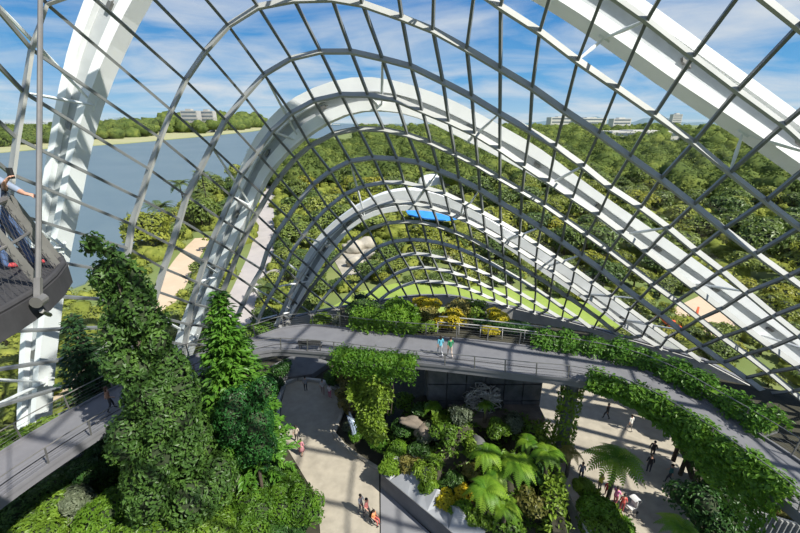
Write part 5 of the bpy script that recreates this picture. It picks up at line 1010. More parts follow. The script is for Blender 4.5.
def person(label, loc, face, top, bottom, hair=(.02,.014,.01), pose='walk', h=1.68, sleeve='short', skirt=False, group=None, joints=None, fingers=False, shoes=(.05,.05,.055), longhair=False):
    """one continuous body; face = heading in radians from +y (counterclockwise)"""
    k = h/1.7
    J = dict(pel=(0,0,.95), wai=(0,0,1.1), che=(0,.01,1.28), nec=(0,.0,1.46), hed=(0,.02,1.57), crn=(0,.015,1.66),
             shL=(-.17,0,1.40), shR=(.17,0,1.40), elL=(-.225,-.03,1.13), elR=(.225,-.03,1.13), wrL=(-.235,.1,.90), wrR=(.235,.1,.90), haL=(-.225,.15,.81), haR=(.225,.15,.81),
             hiL=(-.09,0,.9), hiR=(.09,0,.9), knL=(-.10,.03,.5), knR=(.10,.03,.5), anL=(-.10,-.02,.09), anR=(.10,-.02,.09), toL=(-.11,.13,.035), toR=(.11,.13,.035))
    if pose == 'walk':
        J.update(knL=(-.10,.17,.53), anL=(-.10,.22,.10), toL=(-.11,.37,.05), knR=(.10,-.02,.5), anR=(.10,-.24,.13), toR=(.11,-.11,.035), wrR=(.22,.2,.95), haR=(.2,.27,.9), wrL=(-.24,-.08,.9), haL=(-.24,-.1,.81))
    if pose == 'push':
        J.update(knL=(-.10,.12,.52), anL=(-.10,.12,.09), toL=(-.11,.27,.04), anR=(.10,-.2,.12), toR=(.11,-.07,.035), elL=(-.22,.1,1.14), elR=(.22,.1,1.14), wrL=(-.2,.36,1.06), wrR=(.2,.36,1.06), haL=(-.18,.44,1.04), haR=(.18,.44,1.04))
    if pose == 'sit':
        dz = -.45
        for q in ('pel','wai','che','nec','hed','crn','shL','shR','elL','elR'): J[q] = (J[q][0], J[q][1], J[q][2]+dz)
        J.update(hiL=(-.09,0,.47), hiR=(.09,0,.47), knL=(-.11,.4,.48), knR=(.11,.4,.48), anL=(-.11,.42,.09), anR=(.11,.42,.09), toL=(-.12,.56,.04), toR=(.12,.56,.04), wrL=(-.2,.2,.6), wrR=(.2,.2,.6), haL=(-.16,.29,.57), haR=(.16,.29,.57))
    if joints: J.update(joints)
    names = list(J); idx = {n: i for i, n in enumerate(names)}
    R = dict(pel=(.16,.115), wai=(.135,.1), che=(.165,.115), nec=.055, hed=(.078,.098), crn=(.06,.07), shL=.062, shR=.062, elL=.046, elR=.046, wrL=.03, wrR=.03, haL=(.042,.024), haR=(.042,.024), hiL=.095, hiR=.095, knL=.062, knR=.062, anL=.043, anR=.043, toL=.038, toR=.038)
    E = [('pel','wai'),('wai','che'),('che','nec'),('nec','hed'),('hed','crn'),('che','shL'),('shL','elL'),('elL','wrL'),('wrL','haL'),('che','shR'),('shR','elR'),('elR','wrR'),('wrR','haR'),('pel','hiL'),('hiL','knL'),('knL','anL'),('anL','toL'),('pel','hiR'),('hiR','knR'),('knR','anR'),('anR','toR')]
    V = [Vector(J[n]) for n in names]; RR = [R[n] for n in names]; ED = [(idx[a], idx[b]) for a, b in E]
    reg = {}
    if fingers:
        for s in ('L', 'R'):
            hv = Vector(J['ha'+s]); wv = Vector(J['wr'+s]); d = (hv-wv).normalized(); side = d.cross(Vector((0,0,1))).normalized(); dn = side.cross(d)
            if dn.z > 0: dn = -dn
            for q, (o_, L) in enumerate(((-.036,.07),(-.012,.085),(.012,.08),(.034,.062))):
                b = hv+side*o_+d*.02; m = b+d*L*.55+dn*.008; e_ = m+d*L*.3+dn*L*.4; i0 = len(V)
                V += [b, m, e_]; RR += [.0105, .0095, .0075]; ED += [(idx['ha'+s], i0), (i0, i0+1), (i0+1, i0+2)]
                for z in range(3): reg[i0+z] = 'skin'
            th = side*(-.05 if s == 'R' else .05); i0 = len(V)
            V += [wv.lerp(hv,.5)+th*.9, wv.lerp(hv,.9)+th*1.35+dn*.01]; RR += [.012, .009]; ED += [(idx['wr'+s], i0), (i0, i0+1)]
            reg[i0] = reg[i0+1] = 'skin'
    me = new_skin_object(V, ED, RR)
    seg_ = [(V[a], V[b]) for a, b in ED]
    def region(a, b):
        na = names[a] if a < len(names) else 'f'; nb = names[b] if b < len(names) else 'f'
        if nb in ('hed','crn','haL','haR','f') : return 0
        if nb in ('wrL','wrR'): return 0 if sleeve != 'long' else 1
        if nb == 'nec': return 1
        if nb in ('toL','toR'): return 3
        if nb in ('hiL','hiR','knL','knR','anL','anR'): return 2 if nb[:2] != 'an' or not skirt else 0
        return 1
    regs = [region(a, b) for a, b in ED]
    mi = []
    for p in me.polygons:
        c = p.center; best = 0; bd = 9
        for q, (a, b) in enumerate(seg_):
            ab = b-a; t_ = max(0, min(1, (c-a).dot(ab)/max(ab.length_squared, 1e-9))); d = (c-a-ab*t_).length
            rr = RR[ED[q][1]]; rr = max(rr) if hasattr(rr, '__len__') else rr
            d -= rr*.8
            if d < bd: bd = d; best = regs[q]
        if best == 1 and c.z > J['nec'][2]-.02: best = 0
        mi.append(best)
    for m in (M['skin'], cloth(top), cloth(bottom), cloth(shoes)): me.materials.append(m)
    me.polygons.foreach_set('material_index', mi); me.polygons.foreach_set('use_smooth', [True]*len(mi))
    t = thing('person', label, 'person', loc, group); t.rotation_euler = (0, 0, face); t.scale = (k, k, k)
    b = bpy.data.objects.new('body', me); COL.objects.link(b); b.parent = t
    hd = Vector(J['hed'])+Vector((0,0,.035))
    q = MB(); q.blob(hd+Vector((0,-.018,.04)), (.098,.112,.095), 5, .05, 2)
    if longhair: q.blob(hd+Vector((0,-.07,-.12)), (.1,.05,.17), 6, .06, 2)
    o = q.build('hair', cloth(hair), None, True); o.parent = t
    q = MB()
    for s in (-1, 1):
        q.blob(hd+Vector((s*.082,.01,-.035)), (.014,.02,.03), 7, 0, 1)
    q.blob(hd+Vector((0,.103,-.04)), (.014,.022,.02), 7, 0, 1)
    o = q.build('ears_and_nose', M['skin'], None, True); o.parent = t
    q = MB()
    for s in (-1, 1): q.blob(hd+Vector((s*.033,.088,-.012)), (.011,.008,.007), 8, 0, 1)
    o = q.build('eyes', M['black'], None, True); o.parent = t
    q = MB(); q.blob(hd+Vector((0,.086,-.082)), (.022,.008,.006), 8, 0, 1); o = q.build('mouth', cloth((.35,.1,.09)), None, True); o.parent = t
    if skirt:
        q = MB(); pz_ = J['pel'][2]
        q.tube([(0,0,pz_+.12),(0,0,pz_),(0,.02,pz_-.3),(0,.03,pz_-.46)], [.15,.18,.23,.26], 12)
        o = q.build('skirt', cloth(bottom), None, True); o.parent = t
    return t

ZD = ZB+.0
def onb(x, y): p = at(x, y, ZD); return p
def ong(x, y, z=.06): return at(x, y, z)
person('person in a light blue top walking on the bridge, left one of the pair', onb(440,356), .3, (.12,.42,.55), (.55,.55,.58), sleeve='short', longhair=True)
person('person in a green top walking on the bridge, right one of the pair', onb(445,357)+Vector((.35,0,0)), .3, (.03,.22,.10), (.6,.48,.4), h=1.62)
person('brown haired person in a brown top walking on the left walkway', onb(112,411), -.6, (.22,.11,.07), (.05,.05,.06), hair=(.08,.04,.02), longhair=True)
person('person in grey standing in the shade under the bridge, leftmost of three', ong(306,391), .4, (.32,.33,.36), (.06,.06,.07), pose='stand')
person('person in a white-grey top under the bridge, middle of three', ong(323,394), .2, (.5,.5,.52), (.3,.2,.18))
person('person in pink and white under the bridge, rightmost of three', ong(330,398), -.4, (.75,.68,.7), (.6,.16,.25), pose='stand', h=1.55)
person('dark haired person in a cream top at the left edge of the beige plaza', ong(297,442), .2, (.5,.42,.33), (.08,.07,.07), longhair=True)
person('person in pink walking at the left edge of the beige plaza', ong(302,455), -.2, (.62,.25,.3), (.45,.2,.22), skirt=True, h=1.6)
person('person in grey at the near end of the beige plaza beside the ramp', ong(361,513), -2.2, (.35,.37,.4), (.1,.1,.12), pose='push')
person('person in a salmon pink top at the near end of the beige plaza', ong(367,517), -2.0, (.75,.25,.22), (.12,.1,.1))
child = person('person in orange seated low at the near end of the beige plaza', ong(374,522), -2.2, (.75,.3,.12), (.5,.12,.1), pose='sit', h=1.5)
person('person dressed in black walking on the sunlit strip of the right plaza', ong(606,419), .7, (.02,.02,.022), (.03,.03,.032), sleeve='long')
person('person in a white top on the shaded plaza, in the sun', ong(629,431), .3, (.75,.74,.7), (.5,.45,.4))
person('dark dressed person on the right plaza, upper of the two standing together', ong(651,458), -.8, (.03,.03,.035), (.03,.03,.04), sleeve='long')
person('dark dressed person on the right plaza, lower of the two standing together', ong(648,472), -.4, (.025,.025,.03), (.04,.04,.05), pose='stand', sleeve='long')
person('person in a dark teal top near the leaning trunk on the right plaza', ong(668,482), 1.2, (.04,.16,.17), (.05,.05,.06))
person('person in a yellow top behind the concrete wall under the lone tree fern', ong(599,491), .3, (.6,.62,.06), (.1,.1,.1), pose='stand', h=1.6)
person('person in a red top beside the person in yellow', ong(606,498), -.5, (.6,.06,.08), (.15,.05,.06), h=1.55)
person('person in a pink top in front of the pushchair, right of the red one', ong(614,505), -1.0, (.85,.25,.5), (.3,.08,.1), pose='push')
person('person in coral red next to the pushchair', ong(621,511), -.4, (.75,.12,.1), (.4,.07,.07), pose='stand', h=1.5)
person('person in blue-grey behind the concrete wall, left of the lone tree fern', ong(580,480), -.6, (.2,.23,.33), (.08,.08,.1))

def pushchair(label, loc, rz, c):
    t = thing('pushchair', label, 'pushchair', loc); t.rotation_euler = (0,0,rz)
    def add(nm, q, m, s=False): o = q.build(nm, m, None, s); o.parent = t
    q = MB(); q.bar((-.22,-.1,.42),(.22,-.1,.42),.4,.06); q.bar((-.22,-.32,.72),(.22,-.32,.72),.06,.6); add('seat', q, cloth(c))
    q = MB(); vs = []
    for i in range(7):
        a = .2+i*.33; vs += [(-.25,-.34+.42*math.cos(a)*-1+.1,.85+.36*math.sin(a)),(.25,-.34+.42*math.cos(a)*-1+.1,.85+.36*math.sin(a))]
    q.add(vs+[(x,y,z+.015) for x,y,z in vs], [(2*i,2*i+1,2*i+3,2*i+2) for i in range(6)]+[(14+2*i,14+2*i+2,14+2*i+3,14+2*i+1) for i in range(6)]); add('canopy', q, cloth(c))
    q = MB()
    for s in (-.26,.26): q.tube([(s,.35,.1),(s,-.1,.5),(s,-.6,1.02)], .014, 5); q.tube([(s,-.4,.1),(s,0,.5)], .014, 5)
    add('frame', q, M['steel'])
    q = MB(); q.tube([(-.26,-.6,1.02),(.26,-.6,1.02)], .02, 6); add('handle', q, M['black'])
    for s in (-.27,.27):
        for y in (-.4,.35):
            q = MB(); q.tube([(s-.025,y,.1),(s+.025,y,.1)], .1, 12); add('wheel', q, M['black'])
pushchair('white and black pushchair beside the people in pink on the right plaza', ong(629,512), 1.9, (.6,.6,.6))
# wheelchair under the child
t = thing('wheelchair', 'wheelchair carrying the seated person in orange on the beige plaza', 'wheelchair', ong(374,522)); t.rotation_euler = (0,0,-2.2)
def _w(nm, q, m): o = q.build(nm, m); o.parent = t
q = MB(); q.box((-.22,-.18,.30),(.22,.22,.34)); _w('seat', q, M['black'])
q = MB(); q.box((-.22,-.24,.34),(.22,-.2,.8)); _w('backrest', q, M['black'])
for s in (-.27,.27):
    q = MB(); q.tube([(s+.28*0,.28*math.cos(a)-.05,.28+.28*math.sin(a)) for a in [2*PI*i/20 for i in range(21)]], .018, 5)
    for i in range(6): a = PI*i/6; q.tube([(s,.27*math.cos(a)-.05,.28+.27*math.sin(a)),(s,-.27*math.cos(a)-.05,.28-.27*math.sin(a))], .004, 3)
    _w('wheel', q, M['steel'])
    q = MB(); q.tube([(s*.8,-.22,.8),(s*.8,-.34,.84)], .014, 5); _w('handle', q, M['black'])
    q = MB(); q.tube([(s*.7,.42,.07-.02),(s*.7+.02,.42,.05)], .05, 8); _w('castor', q, M['black'])

# ================================================================== viewing gallery, top left
GZ = 22.85
G = thing('viewing_gallery', 'steel viewing gallery with mesh railing jutting in at the left edge, high above the garden', 'gallery', (-6, 4, GZ))
edge = [Vector(p) for p in [(-4.6,1.5,GZ),(-4.75,3.0,GZ),(-4.87,4.4,GZ),(-4.97,5.0,GZ),(-5.17,5.5,GZ),(-5.45,6.02,GZ),(-5.85,6.45,GZ),(-6.6,6.75,GZ),(-7.6,6.8,GZ),(-8.6,6.4,GZ)]]
q = MB(); q.poly([(p.x+.02, p.y) for p in edge]+[(-9.2,5.6),(-9.2,1.5)], GZ-.06, GZ); q.build('floor_plate', M['dark_steel'], G)
q = MB(); q.sweep([p+Vector((0,0,-.16)) for p in edge], (0,0,1), .22, .30); q.build('edge_beam', M['dark_steel'], G)
q = MB(); q.tube([p+Vector((.04,.03,.02)) for p in edge], .045, 8); q.build('edge_tube', M['dark_steel'], G)
for i in range(4):
    y = 1.6+i*1.3; q = MB(); q.bar((-9.1,y,GZ-.22),(-4.75-.13*i,y,GZ-.22),.12,.3); q.build('cross_beam', M['dark_steel'], G)
cen = Vector((-7, 3, 0))
def inn(p, d): v = Vector((cen.x-p.x, cen.y-p.y, 0)).normalized()*d; return p+v
topr = [inn(p, .38)+Vector((0,0,1.12)) for p in edge]
q = MB(); q.tube(topr, .045, 8); q.build('top_rail', M['steel'], G)
q = MB(); q.tube([a.lerp(b, .55) for a, b in zip(edge, topr)], .022, 6); q.build('mid_rail', M['steel'], G)
dense = spline([tuple(p) for p in edge], 60); denset = spline([tuple(p) for p in topr], 60)
for i in (9, 18, 27, 33, 36, 44, 52):
    a, b = Vector(dense[i]), Vector(denset[i]); q = MB(); q.bar(a, b, .035, .11, inn(a, 1)-a); q.build('railing_post', M['steel'], G)
q = MB(); L = 0
nh = 26; S_ = spline([tuple(p) for p in edge], 160); T_ = spline([tuple(p) for p in topr], 160)
for i in range(0, 160, 2):
    for sgn in (1, -1):
        j = i+sgn*13
        if 0 <= j < 160:
            pts = [Vector(S_[i]).lerp(Vector(T_[i]), .04), Vector(S_[(i+j)//2]).lerp(Vector(T_[(i+j)//2]), .5), Vector(S_[j]).lerp(Vector(T_[j]), .96)]
            q.tube(pts, .003, 3)
q.build('mesh_panel', M['dark_steel'], G)
# hanger rod and its bracket
q = MB(); b0 = at(39,299,GZ-.03)+Vector((.03,-.05,0)); d = Vector((-.87,2.58,4.2)).normalized()
q.tube([b0, b0+d*11.2], .034, 8); rod = q.build('hanger_rod', M['steel'], G)
q = MB(); q.tube([b0+Vector((.03,-.07,-.0)), b0+Vector((-.0,.07,-.0))], .075, 14); q.bar(b0, b0+d*.3, .07, .07); q.build('rod_bracket', M['steel'], rod)
q = MB(); q.tube([b0+Vector((0,0,-.15)), at(50,315,GZ-.5)], .03, 6); q.build('brace', M['steel'], G)
# visitor in the gallery
gp = Vector((-6.0,5.9,GZ+.0))
hR = at(31,194,GZ+1.16)-gp; hL = at(7,178,GZ+1.42)-gp
person('person in a grey shirt and blue jeans at the gallery railing holding up a phone', gp, 0, (.22,.27,.36), (.07,.12,.24), joints=dict(
    anL=(-.08,-.1,.08), toL=(-.02,.06,.035), knL=(-.09,.0,.5), anR=(.18,.1,.08), toR=(.27,.22,.035), knR=(.14,.06,.5),
    shR=(.14,.0,1.40), shL=(-.16,.04,1.40), elR=(.33,.1,1.2), wrR=tuple(hR-Vector((.10,-.0,-.02))), haR=tuple(hR),
    elL=(.0,.22,1.2), wrL=tuple(hL-Vector((.06,.02,.07))), haL=tuple(hL)), fingers=True, shoes=(.5,.06,.07))
q = MB(); c = gp+hL+Vector((.02,.05,.06)); q.obox(c, (.035,-.01,0), (.006,.02,.0), (0,0,.075)); tag(q.build('phone', M['black'], None, loc=c), 'black phone held up by the person in the gallery', 'phone')

# ================================================================== outside
GO = -1.5
q = MB(); n = 48; q.poly([(9000*math.cos(2*PI*i/n), 9000*math.sin(2*PI*i/n)) for i in range(n)], GO-1, GO)
tag(q.build('outdoor_ground', M['ground']), 'green ground of the park outside the glass', 'ground', kind='structure')
sh = [(-120,330),(0,312),(40,300),(85,283),(102,262),(150,240),(172,214),(204,190),(232,178),(247,164),(268,155),(300,144),(322,137),(346,131),(360,127.5),(420,126.5),(470,126),(500,125.2),(420,124.2),(300,124.2),(272,126.5),(266,129.5),(250,132),(200,137),(130,143.5),(60,148),(0,153),(-120,160)]
wp = [at(x, y, GO+.25) for x, y in sh]
q = MB(); q.poly([(p.x, p.y) for p in wp], GO-.2, GO+.25); tag(q.build('bay_water', M['water']), 'calm blue-grey water of the bay', 'water', kind='structure')
fl = [at(x, y, GO+.3) for x, y in [(-150,159),(0,152.5),(60,147.5),(130,143),(200,136.5),(250,131.5),(266,129),(262,127.5),(100,127),(-150,128)]]
q = MB(); q.poly([(p.x, p.y) for p in fl], GO, GO+.6); tag(q.build('far_shore', M['farland']), 'grassy far shore across the bay', 'shore', kind='structure')
def strip(pts, wpx, z):
    """path polygon from a centre line on the ground and a width in metres"""
    P = spline([(*at(x, y, z)[:2], 0) for x, y in pts], 30); D = np.gradient(P, axis=0); D /= np.linalg.norm(D, axis=1)[:, None]
    S = np.stack([D[:, 1], -D[:, 0]], 1); return [tuple(p[:2]+s*wpx/2) for p, s in zip(P, S)]+[tuple(p[:2]-s*wpx/2) for p, s in zip(P[::-1], S[::-1])]
ROAD = strip([(273,186),(266,205),(265,228),(262,250),(253,275),(244,297),(235,318),(225,345)], 5.0, GO)
q = MB(); q.poly(ROAD, GO, GO+.08); tag(q.build('footpath', M['road']), 'pale footpath curving through the park left of the middle arch', 'path', kind='structure')
SAND = strip([(205,238),(192,252),(180,270),(168,292),(150,315),(132,340),(105,368),(70,400)], 4.6, GO)
q = MB(); q.poly(SAND, GO, GO+.06); tag(q.build('sandy_path', M['sand']), 'sandy brown path by the shore behind the trees at the left', 'path', kind='structure')
# bright lawn round the nose of the dome
lw = [p.to_2d() for p in loop[13:-11] if p.x < 25]; c0 = Vector((4, 30))
o1 = [tuple(p) for p in lw]; o2 = [tuple(p+(p-c0).normalized()*(5+8*max(0, min(1, (p.x+8)/8)))) for p in lw]
q = MB(); q.poly(o1+o2[::-1], GO, GO+.5); tag(q.build('lawn', M['lawn']), 'bright lawn just outside the foot of the glass', 'lawn', kind='structure')
q = MB(); q.poly(px((670,310),(700,296),(728,300),(742,315),(735,333),(712,338),(690,325), z=GO), GO, GO+.1); tag(q.build('bare_earth', M['sand']), 'patch of bare sandy earth beyond the right-hand glass', 'earth', kind='structure')
q = MB(); q.poly(px((335,262),(350,245),(366,238),(375,255),(362,272),(345,280), z=GO), GO, GO+.1); tag(q.build('bare_earth', M['palerock']), 'patch of pale gravel seen through the glass below the smallest arch', 'earth', kind='structure')
MZ = GO
def inpoly(x, y, P):
    c = False; n = len(P)
    for i in range(n):
        x1, y1 = P[i][:2]; x2, y2 = P[(i+1) % n][:2]
        if (y1 > y) != (y2 > y) and x < (x2-x1)*(y-y1)/(y2-y1)+x1: c = not c
    return c
WP = [(p.x, p.y) for p in wp]; FP = [(p.x, p.y) for p in fl]; IN = [tuple(c0+(Vector(p)-c0)*1.07) for p in inner]; LW = o1+o2[::-1]
EARTH = px((670,310),(700,296),(728,300),(742,315),(735,333),(712,338),(690,325), z=GO); EARTH2 = px((335,262),(350,245),(366,238),(375,255),(362,272),(345,280), z=GO)
KEEP1 = px((396,202),(452,204),(478,216),(478,244),(440,244),(396,240), z=GO); KEEP2 = px((410,178),(470,178),(470,196),(410,196), z=GO)
def free(x, y, r):
    for P in (WP, FP, IN, ROAD, SAND, EARTH, EARTH2, KEEP1, KEEP2):
        if inpoly(x, y, P): return False
        for a in range(0, 8):
            if r > 0 and inpoly(x+r*math.cos(a*PI/4), y+r*math.sin(a*PI/4), P): return False
    return True
# prototypes of the park trees
KINDS = [('l_out','green','broad'),('l_outd','dark green','dense'),('l_outy','yellow-green','loose'),('l_out','green','low'),('l_outd','dark green','rounded')]
PROT = []
for i, (m, cn, sh_) in enumerate(KINDS):
    lum = lumps_round(1.0, .35, 1.55 if i != 3 else 1.1, 15, 700+i, .34)
    t = plant('park_tree', 'x', 'tree', (0,0,-500), lum, 900, .15, M[m], 700+i, [([(0,0,-.02),(.02,0,.35),(0,0,.9)], [.06,.05,.03]), ([(0,0,.4),(.4,.2,.85)], .03), ([(0,0,.4),(-.35,-.2,.85)], .03)], crown='crown', asp=.6, low=-.5)
    PROT.append((t, cn, sh_))
def where(x, y):
    p = pix((x, y, 4.0))
    if p is None: return 'outside'
    u, v = p
    if u < 240: return 'on the near shore left of the middle arch'
    if u < 300: return 'beside the pale footpath left of the smallest arch'
    if v > 240 and u < 560: return 'just beyond the glass below the smallest arch' if u < 480 else 'just beyond the glass right of the smallest arch top'
    if u < 400: return 'seen under the top of the middle arch'
    if u < 520: return 'in the park between the middle and the smallest arch'
    if u < 640: return 'between the lower right legs of the two farther arches' if v > 200 else 'in the park right of the middle arch top'
    return 'behind the right-hand glass near the right edge' if v > 190 else 'in the park below the nearest arch at the right'
g = random.Random(17); placed = []; nt_ = 0; used = set()
def put(x, y, r, ki, hs=1.0):
    global nt_
    t, cn, sh_ = PROT[ki]; lb = f'{sh_} {cn} tree {where(x, y)}'
    if ki in used: o = dup(t, (x, y, GO), g.uniform(0, 6.28), (r, r, r*hs), lb, lb.replace(sh_+' ', '').replace(' tree ', ' trees '))
    else:
        o = t; o.location = (x, y, GO); o.scale = (r, r, r*hs); o['label'] = lb; o['group'] = lb.replace(sh_+' ', '').replace(' tree ', ' trees '); used.add(ki)
    placed.append((x, y, r)); nt_ += 1
tries = 0
while nt_ < 260 and tries < 40000:
    tries += 1
    a = g.uniform(-.62, 1.0); d = 50*math.exp(g.uniform(0, 1.42)); x = d*math.sin(a); y = d*math.cos(a)
    p = pix((x, y, 3))
    if p is None or not (-30 < p[0] < 830) or p[1] > 440: continue
    r = g.uniform(2.2, 3.6) if d < 85 else g.uniform(3.6, 6.2)
    if d < 66: r = g.uniform(1.3, 2.6)
    if not free(x, y, r*.75) or inpoly(x, y, LW): continue
    if any((x-u)**2+(y-v)**2 < ((r+q_)*.62)**2 for u, v, q_ in placed): continue
    put(x, y, r, g.choices(range(5), [5, 3, 2.2, 2.5, 2])[0], g.uniform(.75, 1.05))
# palms by the shore
def palm(label, x, y, h, L, seed):
    p = at(x, y, GO)
    return tree_fern_like(label, p, h, L, seed)
def tree_fern_like(label, p, h, L, seed):
    t = thing('palm_tree', label, 'tree', p); q = MB(); q.tube([(0,0,-.1),(.2,0,h*.5),(0,0,h)], [.28,.2,.16], 8); k = q.build('trunk', M['bark'], None, True); k.parent = t
    fr = frond_mb(L, L*.26, .35, 12, seed).build('frond', M['l_palm']); gg = random.Random(seed)
    for i in range(17):
        f = fr if i == 0 else fr.copy()
        if i: COL.objects.link(f)
        f.parent = t; f.location = (0,0,h); f.rotation_euler = (0, gg.uniform(-.75,.25), i*2.4); s = gg.uniform(.85,1.15); f.scale = (s,s,s)
for i, (x, y, h, L, lb) in enumerate([(166,236,7.0,4.6,'palm tree at the water edge, leftmost of the shore palms'),(185,214,9,4.6,'palm tree standing against the water right of the leftmost palm'),(208,214,11.5,5.2,'tall palm tree on the shore beside the left leg of the middle arch'),(199,222,8,4.2,'palm tree between the two taller shore palms'),(152,252,1.2,3.6,'short stout palm with spreading fronds beside the sandy path'),(265,305,3,3,'fan of palm fronds by the footpath at the foot of the smallest arch'),(8,345,4,3,'palm tree outside the glass at the left edge below the gallery')]): palm(lb, x, y, h, L, 800+i)
# distant canopy nobody could count
def canopy(name, label, spots, seed, m, leaf, leaf_size=.9):
    q = MB(); gg = np.random.default_rng(seed)
    P = []; N = []
    for i, (x, y, r, z) in enumerate(spots):
        q.blob((x, y, GO+z), (r*.84, r*.84, r*.66), seed+i, .22, 2, 0, 2.4)
        n = leaf; d = gg.normal(0, 1, (n, 3)); d[:, 2] = np.abs(d[:, 2]); d /= np.linalg.norm(d, axis=1)[:, None]
        P.append(np.array([x, y, GO+z])+d*np.array([r, r, r*.8])*gg.uniform(.84, 1.1, n)[:, None]); N.append(d)
    if leaf: q.leaves(np.concatenate(P), np.concatenate(N), leaf_size, .65, 1, .4, .2, gg)
    o = q.build(name, m, None, True); tag(o, label, 'trees', kind='stuff')
sp = []; gg = random.Random(5); tr = 0
while len(sp) < 1000 and tr < 60000:
    tr += 1; a = gg.uniform(-.35, .92); d = math.sqrt(gg.uniform(170**2, 520**2)); x = d*math.sin(a); y = d*math.cos(a)
    if inpoly(x, y, WP) or inpoly(x, y, FP) or any((x-u)**2+(y-v)**2 < (.72*(r_+5))**2 for u, v, r_, _ in sp[-250:]): continue
    p_ = pix((x, y, 4))
    if p_ is None or not -40 < p_[0] < 840: continue
    r = gg.uniform(4.2, 7.5); sp.append((x, y, r, r*.55+gg.uniform(0, 2.5)))
canopy('forest_canopy', 'dense tree canopy of the park from the middle distance towards the horizon', sp, 900, M['l_far'], 190, 1.1)
sp = []; tr = 0
while len(sp) < 700 and tr < 60000:
    tr += 1; a = gg.uniform(-.1, .92); d = 500*math.exp(gg.uniform(0, 1.5)); x = d*math.sin(a); y = d*math.cos(a)
    if inpoly(x, y, WP) or inpoly(x, y, FP): continue
    r = gg.uniform(8, 14)*(1+d/2500); sp.append((x, y, r, r*.3))
canopy('forest_canopy', 'far belt of forest just below the horizon at the right', sp, 2900, M['l_far'], 150, 2.2)
sp = []
for i in range(330):
    s = gg.random(); u = -60+(262+60)*s; v = np.interp(u, [-150,0,60,130,200,250,266], [159,152.5,147.5,143,136.5,131.5,129])-gg.uniform(4.5, 11)*(1 if u < 200 else .55)
    v = max(v, 127.6); p = at(u, v, GO); r = gg.uniform(9, 15)*p.y/600; sp.append((p.x, p.y, r, r*gg.uniform(.45, .95)))
canopy('shore_trees', 'long belt of trees along the far shore of the bay', sp, 4100, M['l_far'], 150, 2.0)
sp = []; tr = 0
while len(sp) < 1500 and tr < 60000:
    tr += 1; a = gg.uniform(-.62, 1.0); d = math.sqrt(gg.uniform(52**2, 175**2)); x = d*math.sin(a); y = d*math.cos(a)
    if not (free(x, y, .8) or inpoly(x, y, KEEP1)) or inpoly(x, y, LW): continue
    r = gg.uniform(.7, 1.9)*(1 if d < 90 else 1.6); sp.append((x, y, r, r*.35))
for _ in range(4000):
    x, y = gg.uniform(-70, -18), gg.uniform(18, 60)
    if len(sp) > 1900: break
    if free(x, y, .5): r = gg.uniform(.6, 1.6); sp.append((x, y, r, r*.3))
canopy('undergrowth', 'dense low undergrowth covering the park ground between the trees', sp, 6100, M['l_outy2'], 34, .5)
# hills on the horizon
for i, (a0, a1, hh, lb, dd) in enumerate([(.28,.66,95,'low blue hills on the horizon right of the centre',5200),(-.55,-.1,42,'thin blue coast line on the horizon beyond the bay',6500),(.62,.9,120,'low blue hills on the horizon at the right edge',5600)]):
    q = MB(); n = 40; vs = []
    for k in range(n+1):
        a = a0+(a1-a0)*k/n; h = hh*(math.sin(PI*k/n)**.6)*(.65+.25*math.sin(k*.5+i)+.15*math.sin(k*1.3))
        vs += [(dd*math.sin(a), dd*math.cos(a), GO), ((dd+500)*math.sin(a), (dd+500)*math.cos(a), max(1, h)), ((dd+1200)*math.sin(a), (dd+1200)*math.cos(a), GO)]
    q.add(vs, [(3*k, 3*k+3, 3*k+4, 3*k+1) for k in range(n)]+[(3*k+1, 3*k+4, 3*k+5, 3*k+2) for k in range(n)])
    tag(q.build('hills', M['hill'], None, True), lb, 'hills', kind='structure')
def block(label, u, v, d, wd, h, n=6, m='building', cat='building', name='building', group=None):
    a = math.atan2(u-400, 400*math.cos(PITCH)+(266.5-v)*math.sin(PITCH)); x, y = d*math.sin(a), d*math.cos(a)
    t = thing(name, label, cat, (x, y, GO), group); q = MB(); q.box((x-wd/2, y, GO), (x+wd/2, y+wd*.6, GO+h)); q.box((x-wd*.2, y+2, GO+h), (x+wd*.15, y+wd*.4, GO+h+h*.08)); q.build('walls', M[m], t)
    q = MB()
    for f in range(n):
        z = GO+h*(f+.35)/n; q.box((x-wd*.45, y-.25, z), (x+wd*.45, y-.02, z+h/n*.4))
    q.build('window_bands', M['window'], t)
block('pale apartment block on the far shore, left of the two', 189, 117, 1300, 44, 57, m='building_far')
block('pale apartment block on the far shore, right of the two', 206.5, 117, 1320, 38, 57, m='building_far')
block('small pale building on the horizon above the right leg of the middle arch', 562, 124, 2600, 130, 55, 3)
block('reddish building on the horizon at the right', 622, 124, 1500, 55, 38, 4)
block('long low white building among trees at the right', 648, 133, 620, 90, 16, 2)
block('pale tower block on the horizon below the nearest arch', 677, 121, 2200, 40, 60, 8)
block('wide pale port building on the horizon in the centre right', 592, 122, 2400, 150, 48, 3)
def ship(label, u, v, d, L):
    a = math.atan2(u-400, 400*math.cos(PITCH)+(266.5-v)*math.sin(PITCH)); x, y = d*math.sin(a), d*math.cos(a)
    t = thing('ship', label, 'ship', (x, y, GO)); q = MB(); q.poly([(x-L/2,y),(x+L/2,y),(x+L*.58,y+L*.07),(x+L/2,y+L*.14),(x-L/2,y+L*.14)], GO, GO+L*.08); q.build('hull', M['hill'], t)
    q = MB(); q.box((x-L*.45,y+1,GO+L*.08),(x-L*.3,y+L*.12,GO+L*.24)); q.box((x-L*.2,y+1,GO+L*.08),(x+L*.4,y+L*.12,GO+L*.14)); q.build('superstructure', M['building'], t)
ship('distant cargo ship on the sea under the top of the middle arch', 362, 124.5, 3600, 150)
ship('smaller distant ship left of the cargo ship', 335, 124.5, 3800, 100)
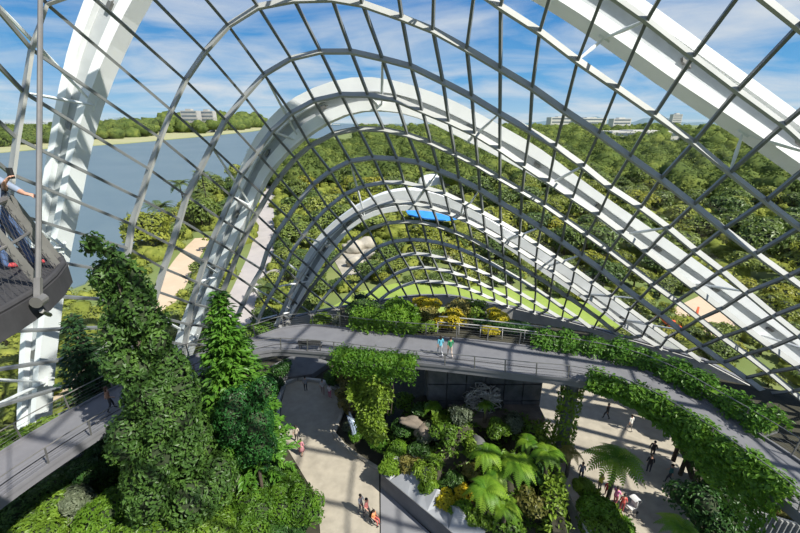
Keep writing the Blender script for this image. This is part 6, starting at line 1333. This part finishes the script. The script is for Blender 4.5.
ship('distant ship right of the cargo ship under the middle arch', 386, 124.5, 3700, 110)
# blue cover, white vault, diggers in the park
q = MB(); c = [at(x, y, 3.2) for x, y in ((404,207),(448,209),(466,217),(446,220),(424,218),(408,214))]
q.poly([(p.x, p.y) for p in c], 2.9, 3.2); tag(q.build('blue_roof', M['blue'], None), 'bright blue flat roof among the trees under the smallest arch top', 'roof')
q = MB(); a0 = at(420,186,GO)
vs = []
for k in range(17):
    an = PI*k/16; vs += [(a0.x+7-7.5*math.cos(an), a0.y, GO+3.6*math.sin(an)), (a0.x+7-7.5*math.cos(an), a0.y+14, GO+3.6*math.sin(an))]
q.add(vs, [(2*k, 2*k+2, 2*k+3, 2*k+1) for k in range(16)]+[tuple(2*k for k in range(16, -1, -1))]); tag(q.build('vaulted_pavilion', M['white'], None, True), 'white vaulted pavilion roof in the park above the smallest arch', 'pavilion')
def digger(label, x, y, rz, s=1.0):
    p = at(x, y, GO+.1); t = thing('digger', label, 'digger', p); t.rotation_euler = (0,0,rz); t.scale = (s,s,s)
    def add(nm, q, m): o = q.build(nm, m); o.parent = t
    for sx_ in (-.9,.9):
        q = MB(); q.box((sx_-.25,-1.5,0),(sx_+.25,1.5,.7)); add('track', q, M['black'])
    q = MB(); q.box((-1.1,-1.5,.75),(1.1,.9,1.6)); add('body', q, M['orange'])
    q = MB(); q.box((-1.0,-.2,1.6),(-.1,.9,2.7)); add('cab', q, M['orange'])
    q = MB(); q.bar((.3,.9,1.3),(.3,3.0,3.2),.35,.4); q.bar((.3,3.0,3.2),(.3,4.3,1.2),.28,.32); bo_ = q.build('boom', M['orange']); bo_.parent = t
    q = MB(); q.box((-.1,4.0,.5),(.7,4.7,1.2)); bk_ = q.build('bucket', M['dark_steel']); bk_.parent = bo_
digger('orange digger on the bare earth beyond the right-hand glass, left one', 671, 331, 1.2, .62)
digger('orange digger on the bare earth beyond the right-hand glass, right one', 693, 326, -.6, .66)
digger('orange machine just outside the glass base above the long hedge', 641, 338, .4, .5)
for i, (x, y, r, lb) in enumerate([(350,252,1.6,'pale boulder in the gravel below the smallest arch, left one'),(362,248,1.9,'largest pale boulder in the gravel below the smallest arch'),(371,258,1.3,'small pale boulder right of the largest one'),(357,266,1.4,'pale boulder at the lower edge of the gravel'),(281,282,1.5,'brown boulder beside the footpath near the smallest arch foot'),(291,274,1.2,'second brown boulder beside the footpath'),(452,262,1.6,'pale rock among shrubs just beyond the glass')]):
    p = at(x, y, GO); q = MB(); q.blob(p+Vector((0,0,r*.4)), (r*1.3, r, r*.8), 950+i, .3, 3); tag(q.build('boulder', M['palerock'], None, True, loc=p), lb, 'boulder')
for t, cn, sh_ in PROT:
    if t.location.z < -100:
        for c in list(t.children): bpy.data.objects.remove(c)
        bpy.data.objects.remove(t)
